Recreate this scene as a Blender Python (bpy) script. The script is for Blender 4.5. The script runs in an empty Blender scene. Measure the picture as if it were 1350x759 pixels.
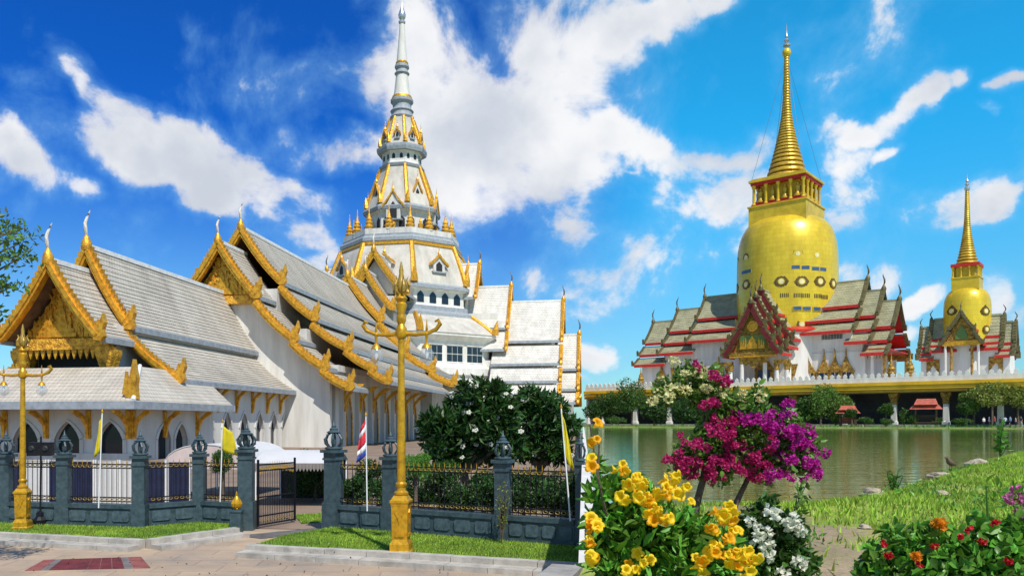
import bpy, bmesh, math, random
import numpy as np
from mathutils import Vector, Matrix
random.seed(7); RNG = np.random.default_rng(11)
R = math.radians
# ------------------------------------------------------------------ camera
F, CX, YH, H = 1050.0, 590.0, 556.0, 2.7       # focal length in photo pixels, principal column, horizon row, eye height
sc = bpy.context.scene
COL = sc.collection
cam_d = bpy.data.cameras.new('camera'); cam = bpy.data.objects.new('camera', cam_d); COL.objects.link(cam)
cam.location = (0, 0, H); cam.rotation_euler = (R(90), 0, 0)
cam_d.sensor_fit = 'HORIZONTAL'; cam_d.sensor_width = 36; cam_d.lens = 36 * F / 1350
cam_d.shift_x = (675 - CX) / 1350; cam_d.shift_y = (YH - 379.5) / 1350
cam_d.clip_end = 6000; cam_d.clip_start = 0.05
sc.camera = cam
sc.view_settings.view_transform = 'Standard'; sc.view_settings.look = 'None'
sc.view_settings.exposure = 0.0; sc.view_settings.gamma = 1.0; sc.view_settings.use_curve_mapping = False

def P(px, py, D): return Vector(((px - CX) / F * D, D, H - (py - YH) / F * D))      # pixel + distance
def G(px, py, z=0.0):                                                               # pixel on the level z
    D = F * (H - z) / (py - YH); return Vector(((px - CX) / F * D, D, z))
# ------------------------------------------------------------------ sun + sky
SUN_EL, SUN_AZ = R(54), R(156)          # azimuth clockwise from +Y
sd = Vector((math.sin(SUN_AZ) * math.cos(SUN_EL), math.cos(SUN_AZ) * math.cos(SUN_EL), math.sin(SUN_EL)))
sun_d = bpy.data.lights.new('sun', 'SUN'); sun_d.energy = 5.0; sun_d.angle = R(0.5); sun_d.color = (1, 0.955, 0.87)
sun = bpy.data.objects.new('sun', sun_d); COL.objects.link(sun)
sun.rotation_euler = sd.to_track_quat('Z', 'Y').to_euler(); sun.location = (20, -20, 60)

def make_world():
    w = bpy.data.worlds.new('World'); sc.world = w; w.use_nodes = True
    nt = w.node_tree; nt.nodes.clear(); N = nt.nodes.new; L = nt.links.new
    def math_(op, a, b=None, c=None, clamp=False):
        n = N('ShaderNodeMath'); n.operation = op; n.use_clamp = clamp
        for i, q in enumerate((a, b, c)):
            if q is None: continue
            if isinstance(q, (int, float)): n.inputs[i].default_value = q
            else: L(q, n.inputs[i])
        return n.outputs[0]
    def maprange(v, a, b, c=0.0, d=1.0, smooth=True):
        n = N('ShaderNodeMapRange'); n.interpolation_type = 'SMOOTHSTEP' if smooth else 'LINEAR'
        L(v, n.inputs[0]); n.inputs[1].default_value = a; n.inputs[2].default_value = b
        n.inputs[3].default_value = c; n.inputs[4].default_value = d
        return n.outputs[0]
    out = N('ShaderNodeOutputWorld'); bg = N('ShaderNodeBackground'); L(bg.outputs[0], out.inputs[0])
    bg.inputs[1].default_value = 0.1
    sky = N('ShaderNodeTexSky'); sky.sky_type = 'NISHITA'; sky.sun_disc = False
    sky.sun_elevation = SUN_EL; sky.sun_rotation = SUN_AZ; sky.air_density = 1.0; sky.dust_density = 0.4; sky.ozone_density = 2.0
    tc = N('ShaderNodeTexCoord'); sep = N('ShaderNodeSeparateXYZ'); L(tc.outputs['Generated'], sep.inputs[0])
    az = math_('ARCTAN2', sep.outputs[0], sep.outputs[1]); el = math_('ARCSINE', sep.outputs[2])
    comb = N('ShaderNodeCombineXYZ'); L(az, comb.inputs[0]); L(el, comb.inputs[1])
    # warp the direction a little so that the cloud banks are ragged
    nz = N('ShaderNodeTexNoise'); L(tc.outputs['Generated'], nz.inputs['Vector']); nz.inputs['Scale'].default_value = 9; nz.inputs['Detail'].default_value = 7
    sub = N('ShaderNodeVectorMath'); sub.operation = 'SUBTRACT'; L(nz.outputs['Color'], sub.inputs[0]); sub.inputs[1].default_value = (.5, .5, .5)
    mul = N('ShaderNodeVectorMath'); mul.operation = 'MULTIPLY'; L(sub.outputs[0], mul.inputs[0]); mul.inputs[1].default_value = (.13, .10, 0)
    wv = N('ShaderNodeVectorMath'); wv.operation = 'ADD'; L(comb.outputs[0], wv.inputs[0]); L(mul.outputs[0], wv.inputs[1])
    # cloud banks: column, row, half width, half height (photo pixels), tilt in degrees, weight
    banks = [(105, 95, 62, 28, 40, .8), (175, 150, 75, 34, 35, .95), (165, 195, 66, 40, 20, 1.2), (235, 195, 64, 42, 30, 1.15), (262, 238, 50, 30, 20, 1.2),
             (330, 245, 75, 30, 25, .85), (400, 275, 70, 36, 25, .95), (430, 215, 75, 34, 0, .85), (478, 190, 45, 32, 0, .75), (415, 312, 66, 26, 20, .85), (455, 345, 50, 24, 0, .8),
             (28, 218, 66, 32, 28, 1.0), (98, 250, 42, 15, 10, .95), (40, 266, 27, 12, 5, .7), (-20, 180, 40, 30, 20, 1.0), (245, 25, 34, 22, 45, .42), (185, 42, 40, 24, 30, .34), (20, 40, 40, 50, 40, .36),
             (555, 85, 75, 105, 0, 1.1), (640, 165, 140, 105, 0, 1.3), (710, 60, 105, 85, 0, 1.15), (710, 215, 105, 80, 0, 1.3), (590, 235, 80, 65, 0, 1.15), (555, 175, 65, 60, 0, 1.0),
             (735, 295, 80, 45, 0, .75), (720, 365, 80, 32, -15, .8), (655, 350, 30, 18, 0, .5), (760, 410, 50, 30, 0, .6),
             (800, 40, 62, 45, -15, 1.05), (865, 28, 75, 28, -12, 1.0), (935, 10, 62, 14, 0, .8), (785, 85, 30, 26, 0, .85),
             (800, 172, 62, 24, 15, .95), (850, 190, 55, 24, 20, .85), (905, 215, 80, 34, 5, .85), (965, 212, 85, 28, 0, .8), (985, 262, 125, 50, 0, .78), (895, 265, 66, 38, 25, .68),
             (1095, 215, 75, 36, 5, .88), (1120, 262, 85, 52, 0, .85), (1180, 300, 90, 44, 0, .72), (890, 330, 110, 60, 0, .72), (1140, 350, 130, 50, 0, .75),
             (1130, 175, 60, 16, -8, .95), (1190, 142, 55, 22, -22, 1.05), (1238, 122, 48, 22, -20, 1.1), (1273, 105, 22, 22, -30, 1.1), (1175, 195, 26, 14, -30, .75),
             (1336, 106, 26, 16, -20, 1.05), (1326, 141, 16, 7, -10, .9), (1240, 268, 80, 38, 5, 1.35), (1296, 268, 38, 32, 0, 1.2), (1345, 210, 40, 24, 0, .45), (1270, 218, 26, 6, -10, .6),
             (1225, 388, 58, 28, -15, 1.25), (1322, 372, 64, 34, 5, 1.35), (1380, 400, 60, 40, 0, 1.0), (800, 470, 70, 30, 10, 1.0), (780, 500, 60, 20, 0, .8), (1205, 440, 40, 22, 0, .7), (830, 218, 34, 7, 5, .6)]
    tot = None
    for (px, py, rx, ry, tilt, wt) in banks:
        a = math.atan((px - CX) / F); e = math.atan((YH - py) / F * math.cos(a))
        k = math.cos(a)
        mp = N('ShaderNodeMapping'); mp.vector_type = 'TEXTURE'; L(wv.outputs[0], mp.inputs[0])
        mp.inputs['Location'].default_value = (a, e, 0); mp.inputs['Rotation'].default_value = (0, 0, -R(tilt))
        mp.inputs['Scale'].default_value = (rx / F * k * k * 1.25, ry / F * k * 1.25, 1)
        ln = N('ShaderNodeVectorMath'); ln.operation = 'LENGTH'; L(mp.outputs[0], ln.inputs[0])
        g = maprange(ln.outputs['Value'], 0.0, 1.45, wt * 1.02, 0.0)
        tot = g if tot is None else math_('SMOOTH_MAX', tot, g, .25)
    tot = math_('MINIMUM', tot, 1.15)
    # elsewhere in the sky the same broken cloud goes on
    lw = N('ShaderNodeTexNoise'); L(tc.outputs['Generated'], lw.inputs['Vector']); lw.inputs['Scale'].default_value = 2.4; lw.inputs['Detail'].default_value = 2
    outside = math_('MAXIMUM', maprange(math_('ABSOLUTE', az), .72, .95), maprange(el, .52, .7))
    tot = math_('ADD', tot, math_('MULTIPLY', outside, maprange(lw.outputs[0], .52, .7, 0, .8)))
    fb = N('ShaderNodeTexNoise'); L(tc.outputs['Generated'], fb.inputs['Vector']); fb.inputs['Scale'].default_value = 8; fb.inputs['Detail'].default_value = 13; fb.inputs['Roughness'].default_value = .6; fb.inputs['Distortion'].default_value = .25
    dens = math_('ADD', tot, math_('MULTIPLY', math_('SUBTRACT', fb.outputs[0], .5), 2.7))
    cover = math_('MAXIMUM', maprange(dens, .40, 1.0), maprange(dens, .15, .9, 0, .38))
    # softer grey where the cloud is thick
    fb2 = N('ShaderNodeTexNoise'); L(tc.outputs['Generated'], fb2.inputs['Vector']); fb2.inputs['Scale'].default_value = 6; fb2.inputs['Detail'].default_value = 6
    shade = maprange(math_('ADD', fb2.outputs[0], math_('MULTIPLY', dens, .12)), .45, .78)
    cc = N('ShaderNodeMix'); cc.data_type = 'RGBA'; L(shade, cc.inputs[0])
    cc.inputs[6].default_value = (9.4, 9.5, 9.7, 1); cc.inputs[7].default_value = (6.0, 6.5, 7.4, 1)
    # tint the sky deep blue on the left, paler cyan on the right
    tint = N('ShaderNodeMix'); tint.data_type = 'RGBA'; L(maprange(az, .06, .30), tint.inputs[0])
    tint.inputs[6].default_value = TINT_L; tint.inputs[7].default_value = TINT_R
    tm = N('ShaderNodeMix'); tm.data_type = 'RGBA'; tm.blend_type = 'MULTIPLY'; tm.inputs[0].default_value = 1
    nat = N('ShaderNodeMix'); nat.data_type = 'RGBA'; L(maprange(math_('ABSOLUTE', az), .8, 1.5), nat.inputs[0]); L(tint.outputs[2], nat.inputs[6]); nat.inputs[7].default_value = (.3, .75, 1.2, 1)
    pale = N('ShaderNodeMix'); pale.data_type = 'RGBA'; L(maprange(el, .36, .02), pale.inputs[0]); L(nat.outputs[2], pale.inputs[6]); pale.inputs[7].default_value = (.62, 1.12, 1.35, 1)
    L(sky.outputs[0], tm.inputs[6]); L(pale.outputs[2], tm.inputs[7])
    mx = N('ShaderNodeMix'); mx.data_type = 'RGBA'; L(cover, mx.inputs[0]); L(tm.outputs[2], mx.inputs[6])
    thin = N('ShaderNodeMix'); thin.data_type = 'RGBA'; L(maprange(cover, .1, .8), thin.inputs[0]); thin.inputs[6].default_value = (2.6, 6.2, 9.6, 1); L(cc.outputs[2], thin.inputs[7]); L(thin.outputs[2], mx.inputs[7])
    L(mx.outputs[2], bg.inputs[0])
    w.cycles.sampling_method = 'MANUAL'; w.cycles.sample_map_resolution = 512
TINT_L = (.05, .50, 1.40, 1); TINT_R = (.15, 1.65, 2.1, 1)
make_world()
# ------------------------------------------------------------------ materials
MATS = {}
def M(name, col, rough=.6, metal=0.0, var=.18, scale=2.0, bump=.15, bscale=18.0, spec=.4, kind=None, dist=.02, col2=None, tile=None, streak=None, joint=.68, bell=None):
    if name in MATS: return MATS[name]
    m = bpy.data.materials.new(name); m.use_nodes = True; nt = m.node_tree; N = nt.nodes.new; L = nt.links.new
    b = nt.nodes['Principled BSDF']; b.inputs['Roughness'].default_value = rough; b.inputs['Metallic'].default_value = metal
    b.inputs['Specular IOR Level'].default_value = spec
    tc = N('ShaderNodeTexCoord'); co = tc.outputs['Object']
    nz = N('ShaderNodeTexNoise'); nz.inputs['Scale'].default_value = scale; nz.inputs['Detail'].default_value = 7; nz.inputs['Roughness'].default_value = .65; L(co, nz.inputs['Vector'])
    if streak:
        mp = N('ShaderNodeMapping'); mp.inputs['Scale'].default_value = streak; L(co, mp.inputs[0]); L(mp.outputs[0], nz.inputs['Vector'])
    cr = N('ShaderNodeValToRGB'); L(nz.outputs[0], cr.inputs[0])
    c2 = col2 or tuple(c * (1 - var * 1.6) for c in col)
    cr.color_ramp.elements[0].position = .3; cr.color_ramp.elements[0].color = (*c2, 1)
    cr.color_ramp.elements[1].position = .62; cr.color_ramp.elements[1].color = (*[min(1, c * (1 + var * .5)) for c in col], 1)
    colsock = cr.outputs[0]; hsock = None
    if kind == 'island':
        gi = N('ShaderNodeNewGeometry'); hs = N('ShaderNodeHueSaturation'); L(colsock, hs.inputs['Color'])
        a = N('ShaderNodeMapRange'); L(gi.outputs['Random Per Island'], a.inputs[0]); a.inputs[3].default_value = .5; a.inputs[4].default_value = 1.6
        L(a.outputs[0], hs.inputs['Value'])
        mm = N('ShaderNodeMath'); mm.operation = 'MULTIPLY_ADD'; L(gi.outputs['Random Per Island'], mm.inputs[0]); mm.inputs[1].default_value = .045; mm.inputs[2].default_value = .478
        L(mm.outputs[0], hs.inputs['Hue']); colsock = hs.outputs[0]
    if tile:                       # tiles: rows down the slope, columns along it
        ax, tw, th_ = tile[:3]; ay = tile[3] if len(tile) > 3 else 2
        sp = N('ShaderNodeSeparateXYZ'); L(co, sp.inputs[0]); cb = N('ShaderNodeCombineXYZ')
        if bell:                   # panels wrapped round the bell
            at = N('ShaderNodeMath'); at.operation = 'ARCTAN2'; L(sp.outputs[0], at.inputs[0]); L(sp.outputs[1], at.inputs[1])
            sc_ = N('ShaderNodeMath'); sc_.operation = 'MULTIPLY'; L(at.outputs[0], sc_.inputs[0]); sc_.inputs[1].default_value = bell; L(sc_.outputs[0], cb.inputs[0])
        else: L(sp.outputs[ax], cb.inputs[0])
        L(sp.outputs[ay], cb.inputs[1])
        bk = N('ShaderNodeTexBrick'); L(cb.outputs[0], bk.inputs['Vector']); bk.inputs['Scale'].default_value = 1
        bk.inputs['Brick Width'].default_value = tw; bk.inputs['Row Height'].default_value = th_; bk.inputs['Mortar Size'].default_value = th_ * (.035 if bell or len(tile) > 3 else .13)
        bk.inputs['Mortar Smooth'].default_value = .6
        bk.inputs['Color1'].default_value = (1, 1, 1, 1); bk.inputs['Color2'].default_value = (.88, .88, .87, 1); bk.inputs['Mortar'].default_value = (joint, joint, joint * 1.01, 1)
        mu = N('ShaderNodeMix'); mu.data_type = 'RGBA'; mu.blend_type = 'MULTIPLY'; mu.inputs[0].default_value = 1
        L(colsock, mu.inputs[6]); L(bk.outputs[0], mu.inputs[7]); colsock = mu.outputs[2]; hsock = bk.outputs['Fac']
    L(colsock, b.inputs['Base Color'])
    if bump:
        n2 = N('ShaderNodeTexNoise'); n2.inputs['Scale'].default_value = bscale; n2.inputs['Detail'].default_value = 5; L(co, n2.inputs['Vector'])
        bp = N('ShaderNodeBump'); bp.inputs['Strength'].default_value = bump; bp.inputs['Distance'].default_value = dist; L(n2.outputs[0], bp.inputs['Height'])
        L(bp.outputs[0], b.inputs['Normal'])
        if hsock is not None and not bell:
            iv = N('ShaderNodeMath'); iv.operation = 'SUBTRACT'; iv.inputs[0].default_value = 1; L(hsock, iv.inputs[1])
            b3 = N('ShaderNodeBump'); b3.inputs['Strength'].default_value = .7; b3.inputs['Distance'].default_value = .05 if len(tile) == 3 else .006; L(iv.outputs[0], b3.inputs['Height']); L(bp.outputs[0], b3.inputs['Normal']); L(b3.outputs[0], b.inputs['Normal'])
    if kind in ('island', 'petal'):
        tr = N('ShaderNodeBsdfTranslucent'); L(colsock, tr.inputs[0]); ms = N('ShaderNodeMixShader'); ms.inputs[0].default_value = .42 if kind == 'petal' else .3
        L(b.outputs[0], ms.inputs[1]); L(tr.outputs[0], ms.inputs[2]); L(ms.outputs[0], nt.nodes['Material Output'].inputs[0])
    MATS[name] = m; return m
gold = M('gold_paint', (.82, .43, .04), .34, .5, .22, 3, .6, 16, dist=.06, col2=(.42, .17, .015))
gold_l = M('gold_lamp', (.62, .34, .018), .36, .45, .3, 7, .25, 30, col2=(.36, .18, .012))
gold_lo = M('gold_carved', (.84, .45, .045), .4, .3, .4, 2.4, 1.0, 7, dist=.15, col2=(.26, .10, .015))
white_w = M('white_plaster', (.70, .68, .63), .75, 0, .06, 1.0, .08, 12, col2=(.55, .52, .47), streak=(.9, .9, .12))
white_m = M('white_marble', (.64, .62, .58), .5, 0, .1, 1.0, .08, 8, col2=(.44, .42, .39), streak=(1, 1, .2))
grey_t = M('grey_trim', (.30, .33, .36), .6, 0, .2, 2, .1, 20)
ridge_m = M('ridge_white', (.74, .74, .73), .6, 0, .15, 2, .1, 20)
tile_y = M('tile_grey_y', (.53, .48, .405), .55, 0, .22, .35, .25, 9, tile=(1, .36, .26), col2=(.42, .375, .31), streak=(1, 1.6, .35))
tile_x = M('tile_white_x', (.76, .725, .66), .5, 0, .12, .5, .2, 9, tile=(0, .5, .4), col2=(.6, .565, .5), streak=(1.5, 1, .3), joint=.8)
tile_o = M('tile_cone', (.54, .505, .44), .55, 0, .14, .5, .2, 9, col2=(.36, .335, .29), streak=(1, 1, .3))
dark_i = M('dark_interior', (.02, .022, .025), .6, 0, .2, 3, .05)  # near-black that paints the shade of unlit interiors; also used for black parts
soffit = M('soffit_brown', (.16, .085, .04), .7, 0, .3, 2, .2)
glass_d = M('dark_glass', (.012, .02, .03), .08, 0, .1, 2, 0, spec=.6)
granite = M('blue_grey_granite', (.055, .088, .10), .42, 0, .3, 6, .2, 60, col2=(.025, .042, .05))
granite_l = M('blue_grey_granite_panel', (.075, .115, .13), .4, 0, .3, 8, .2, 60, col2=(.035, .056, .068))
iron = M('black_iron', (.012, .013, .018), .4, .3, .2, 9, .1, 40)
paving = M('beige_paving', (.50, .355, .225), .8, 0, .14, .3, .3, 14, col2=(.25, .21, .18), tile=(0, 1.2, .6, 1), joint=.72)
redpave = M('red_paving', (.15, .025, .025), .7, 0, .3, 3, .2, 30)
redpave_l = M('pale_red_paving', (.28, .085, .07), .7, 0, .3, 3, .2, 30)
greypave = M('grey_paving', (.17, .15, .14), .7, 0, .25, 3, .2, 30)
kerb_m = M('kerb_stone', (.42, .39, .34), .75, 0, .25, 3, .2, 25, col2=(.27, .25, .22))
lawn_g = M('lawn_soil', (.055, .10, .02), .9, 0, .3, 3, .4, 30)
grass_m = M('grass_blade', (.31, .44, .04), .6, 0, .25, .7, 0, kind='island', col2=(.13, .24, .025))
dirt_m = M('bank_soil', (.33, .25, .13), .9, 0, .3, 1.2, .5, 12, col2=(.17, .17, .05))
yard_m = M('courtyard_paving', (.24, .17, .12), .8, 0, .2, .4, .2, 9)
bark = M('bark', (.12, .09, .065), .85, 0, .35, 9, .6, 30)
leaf_d = M('leaf_dark', (.038, .095, .018), .42, 0, .3, 2, 0, kind='island')
leaf_m = M('leaf_mid', (.055, .125, .018), .45, 0, .3, 2, 0, kind='island')
leaf_l = M('leaf_light', (.12, .215, .03), .45, 0, .3, 3, 0, kind='island')
leaf_y = M('leaf_yellowgreen', (.20, .235, .04), .45, 0, .3, 3, 0, kind='island')
leaf_b = M('leaf_bright', (.12, .29, .03), .4, 0, .25, 6, 0, kind='island')
petal_w = M('petal_white', (.82, .82, .70), .5, 0, .1, 8, 0, kind='petal')
petal_mg = M('petal_magenta', (.55, .018, .36), .5, 0, .25, 14, 0, kind='petal', col2=(.36, .01, .2))
petal_pk = M('petal_crimson', (.55, .02, .17), .5, 0, .25, 14, 0, kind='petal', col2=(.34, .01, .10))
petal_c = M('petal_cream', (.80, .74, .42), .5, 0, .2, 14, 0, kind='petal', col2=(.62, .62, .25))
petal_y = M('petal_yellow', (.93, .70, .02), .42, 0, .15, 30, 0, kind='petal', col2=(.90, .55, .012))
petal_o = M('petal_orange', (.85, .34, .02), .45, 0, .2, 20, 0, kind='petal')
petal_r = M('petal_red', (.62, .012, .03), .45, 0, .2, 20, 0, kind='petal')
white_c = M('white_canvas', (.58, .57, .56), .7, 0, .06, 1, .1, 6)
flag_y = M('flag_yellow', (.85, .72, .03), .7, 0, .1, 5, .1, 30, kind='petal')
white_p = M('white_pole', (.78, .78, .78), .4, 0, .05, 5, 0)
flag_r = M('flag_red', (.62, .03, .05), .7, 0, .1, 5, 0); flag_w = M('flag_white', (.8, .8, .8), .7, 0, .1, 5, 0); flag_b = M('flag_blue', (.03, .05, .28), .7, 0, .1, 5, 0)
# gold stupa and its temple
bell_m = M('gold_bell', (.82, .58, .035), .32, .25, .12, .35, .05, 3, col2=(.64, .43, .025), spec=.5, tile=(0, 1.5, .9), bell=9.5, joint=.72, streak=(1, 1, .22))
bell_b = M('gold_block', (.72, .49, .035), .4, .25, .2, .5, .1, 6, col2=(.52, .34, .02))
spire_m = M('gold_spire', (.62, .40, .05), .36, .4, .25, 1.2, .2, 9, col2=(.40, .25, .03))
olive = M('olive_tile', (.40, .385, .235), .6, 0, .15, .6, .2, 9, tile=(0, .5, .36), col2=(.27, .255, .15), joint=.8)
olive_y = M('olive_tile_y', (.40, .385, .235), .6, 0, .15, .6, .2, 9, tile=(1, .5, .36), col2=(.27, .255, .15), joint=.8)
red_t = M('red_trim', (.52, .025, .02), .5, 0, .2, 2, .1, 12)
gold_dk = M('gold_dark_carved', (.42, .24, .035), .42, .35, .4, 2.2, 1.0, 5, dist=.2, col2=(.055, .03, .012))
green_c = M('green_carved', (.06, .17, .05), .5, .1, .4, 2, .6, 6, dist=.1, col2=(.22, .15, .02))
blue_w = M('blue_window', (.055, .11, .20), .15, 0, .2, 1, 0)
band_g = M('gold_band', (.78, .46, .02), .5, .1, .15, .6, .1, 9)
silver = M('silver', (.6, .6, .62), .3, .7, .1, 3, 0)
rock_m = M('rock', (.42, .35, .26), .85, 0, .3, 5, .8, 14, dist=.05)
brickred = M('red_roof', (.42, .10, .06), .7, 0, .3, 2, .3, 12)
wood = M('dark_wood', (.08, .05, .03), .7, 0, .3, 4, .2)
wire_m = M('wire', (.15, .15, .15), .5, .3, .1, 2, 0)
skin = M('skin', (.42, .25, .16), .6, 0, .1, 5, 0); hair = M('hair', (.015, .012, .01), .6, 0, .1, 5, 0)
# ------------------------------------------------------------------ mesh helpers
class MB:
    def __init__(s): s.v = []; s.f = []; s.mi = []
    def add(s, v, f, mi=0):
        o = len(s.v); s.v += [tuple(p) for p in v]; s.f += [tuple(i + o for i in q) for q in f]; s.mi += [mi] * len(f); return s
    def box(s, x0, x1, y0, y1, z0, z1, mi=0):
        v = [(x, y, z) for z in (z0, z1) for y in (y0, y1) for x in (x0, x1)]
        return s.add(v, [(0, 2, 3, 1), (4, 5, 7, 6), (0, 1, 5, 4), (2, 6, 7, 3), (0, 4, 6, 2), (1, 3, 7, 5)], mi)
    def tbox(s, T, a0, a1, b0, b1, z0, z1, mi=0):
        v = [T(x, y, z) for z in (z0, z1) for y in (b0, b1) for x in (a0, a1)]
        return s.add(v, [(0, 2, 3, 1), (4, 5, 7, 6), (0, 1, 5, 4), (2, 6, 7, 3), (0, 4, 6, 2), (1, 3, 7, 5)], mi)
    def lathe(s, prof, n=24, c=(0, 0), rot=0.0, mi=0, cap=True, sx=1, sy=1, jag=None):
        o = []
        for (r, z) in prof:
            for k in range(n):
                a = rot + 2 * math.pi * k / n; o.append((c[0] + sx * r * math.sin(a), c[1] - sy * r * math.cos(a), z))
        f = [(i * n + k, i * n + (k + 1) % n, (i + 1) * n + (k + 1) % n, (i + 1) * n + k) for i in range(len(prof) - 1) for k in range(n)]
        if cap:
            if prof[0][0] > 1e-4: f.append(tuple(reversed(range(n))))
            if prof[-1][0] > 1e-4: f.append(tuple((len(prof) - 1) * n + k for k in range(n)))
        return s.add(o, f, mi)
    def tube(s, pts, rad, n=8, mi=0, flat=1.0):
        pts = [Vector(p) for p in pts]; m = len(pts)
        if isinstance(rad, (int, float)): rad = [rad] * m
        o = []; up = Vector((0.13, 0.21, 1)).normalized()
        for i, p in enumerate(pts):
            t = (pts[min(i + 1, m - 1)] - pts[max(i - 1, 0)]).normalized()
            ax = t.cross(up)
            if ax.length < .2: ax = t.cross(Vector((1, .1, 0)))
            ax.normalize(); ay = t.cross(ax)
            for k in range(n):
                a = 2 * math.pi * k / n; o.append(p + (ax * math.cos(a) + ay * math.sin(a) * flat) * rad[i])
        f = [(i * n + k, i * n + (k + 1) % n, (i + 1) * n + (k + 1) % n, (i + 1) * n + k) for i in range(m - 1) for k in range(n)]
        f += [tuple(reversed(range(n))), tuple((m - 1) * n + k for k in range(n))]
        return s.add(o, f, mi)
    def strip(s, up, lo, T, b0, b1, mi=0):           # band between two polylines (a, z), thick from b0 to b1
        n = len(up); o = [T(a, b, z) for b in (b0, b1) for L_ in (up, lo) for (a, z) in L_]
        U0, L0, U1, L1 = 0, n, 2 * n, 3 * n; f = []
        for i in range(n - 1):
            j = i + 1
            f += [(U0 + i, U0 + j, L0 + j, L0 + i), (U1 + i, L1 + i, L1 + j, U1 + j), (U0 + i, U1 + i, U1 + j, U0 + j), (L0 + i, L0 + j, L1 + j, L1 + i)]
        f += [(U0, L0, L1, U1), (U0 + n - 1, U1 + n - 1, L1 + n - 1, L0 + n - 1)]
        return s.add(o, f, mi)
    def prism(s, poly, T, b0, b1, mi=0):
        n = len(poly); o = [T(a, b, z) for b in (b0, b1) for (a, z) in poly]
        f = [tuple(range(n)), tuple(reversed(range(n, 2 * n)))] + [(i, (i + 1) % n, n + (i + 1) % n, n + i) for i in range(n)]
        return s.add(o, f, mi)
    def mesh(s, name, mats, smooth=None):
        me = bpy.data.meshes.new(name); me.from_pydata(s.v, [], s.f)
        mats = mats if isinstance(mats, (list, tuple)) else [mats]
        for m in mats: me.materials.append(m)
        if len(mats) > 1: me.polygons.foreach_set('material_index', s.mi)
        bm = bmesh.new(); bm.from_mesh(me); bmesh.ops.recalc_face_normals(bm, faces=bm.faces); bm.to_mesh(me); bm.free()
        if smooth is not None:
            me.polygons.foreach_set('use_smooth', [True] * len(me.polygons)); me.set_sharp_from_angle(angle=R(smooth))
        me.update(); return me
    def build(s, name, mats, parent=None, smooth=None, **kw):
        o = bpy.data.objects.new(name, s.mesh(name, mats, smooth)); COL.objects.link(o); o.parent = parent
        for k, q in kw.items(): o[k] = q
        return o
def put(name, me, parent=None, loc=(0, 0, 0), rz=0.0, scale=1.0, rot=None):
    o = bpy.data.objects.new(name, me); COL.objects.link(o); o.parent = parent; o.location = loc
    o.rotation_euler = rot if rot is not None else (0, 0, rz); o.scale = (scale,) * 3 if isinstance(scale, (int, float)) else scale
    return o
def thing(name, label, cat, loc=(0, 0, 0), rz=0.0, group=None):
    o = bpy.data.objects.new(name, None); COL.objects.link(o); o.location = loc; o.rotation_euler = (0, 0, rz); o.empty_display_size = .3
    o['label'] = label; o['category'] = cat
    if group: o['group'] = group
    return o
def tag(o, label, cat, group=None):
    o['label'] = label; o['category'] = cat
    if group: o['group'] = group
    return o
def ident(a, b, z): return (a, b, z)
# ---- leaves, as small folded blades
def leaf_arrays(pts, size, aspect=.45, fine=False, up=.35, jitter=.4):
    pts = np.asarray(pts, float); n = len(pts)
    d = RNG.normal(size=(n, 3)); d[:, 2] += up; d /= np.linalg.norm(d, axis=1)[:, None]
    q = RNG.normal(size=(n, 3)); q[:, 2] *= .6; s_ = np.cross(d, q); s_ /= np.linalg.norm(s_, axis=1)[:, None] + 1e-9
    nn = np.cross(s_, d)
    L_ = (size * (1 + jitter * (RNG.random(n) * 2 - 1)))[:, None]; W = L_ * aspect * .5
    if fine:
        prm = [(0, 0, 0), (.3, .8, .10), (.65, .85, .10), (1, 0, -.08), (.65, -.85, .10), (.3, -.8, .10), (.33, 0, 0), (.67, 0, -.02)]
        fc = [(0, 6, 1), (1, 6, 7, 2), (2, 7, 3), (0, 5, 6), (5, 4, 7, 6), (4, 3, 7)]
    else:
        prm = [(0, 0, 0), (.45, 1, .12), (1, 0, 0), (.45, -1, .12)]; fc = [(0, 2, 1), (0, 3, 2)]
    k = len(prm); V = np.empty((n, k, 3))
    for i, (u, w_, h_) in enumerate(prm): V[:, i] = pts + d * L_ * u + s_ * W * w_ + nn * L_ * h_
    off = (np.arange(n) * k)
    faces = [tuple(int(o_) + j for j in q_) for o_ in off for q_ in fc]
    return V.reshape(-1, 3), faces
def leaf_object(name, pts, size, mat, parent=None, aspect=.45, fine=False, up=.35, kind='stuff'):
    V, f = leaf_arrays(pts, size, aspect, fine, up)
    me = bpy.data.meshes.new(name); me.from_pydata(V.tolist(), [], f); me.materials.append(mat); me.update()
    o = bpy.data.objects.new(name, me); COL.objects.link(o); o.parent = parent
    if kind: o['kind'] = kind
    return o
def blob_points(blobs, n, shell=.55):
    w = np.array([b[1][0] * b[1][1] * b[1][2] for b in blobs]) ** .66; w /= w.sum()
    idx = RNG.choice(len(blobs), n, p=w); d = RNG.normal(size=(n, 3)); d /= np.linalg.norm(d, axis=1)[:, None]
    r = shell + (1 - shell) * RNG.random(n) ** .8
    C = np.array([b[0] for b in blobs])[idx]; S = np.array([b[1] for b in blobs])[idx]
    return C + d * S * r[:, None]
def crown_blobs(c, rad, k, size=.42):
    out = []
    for i in range(k):
        d = RNG.normal(size=3); d /= np.linalg.norm(d); q = np.array(c) + d * np.array(rad) * (.35 + .45 * RNG.random())
        s_ = size * (.65 + .6 * RNG.random()); out.append((q, np.array(rad) * s_))
    return out
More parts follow.
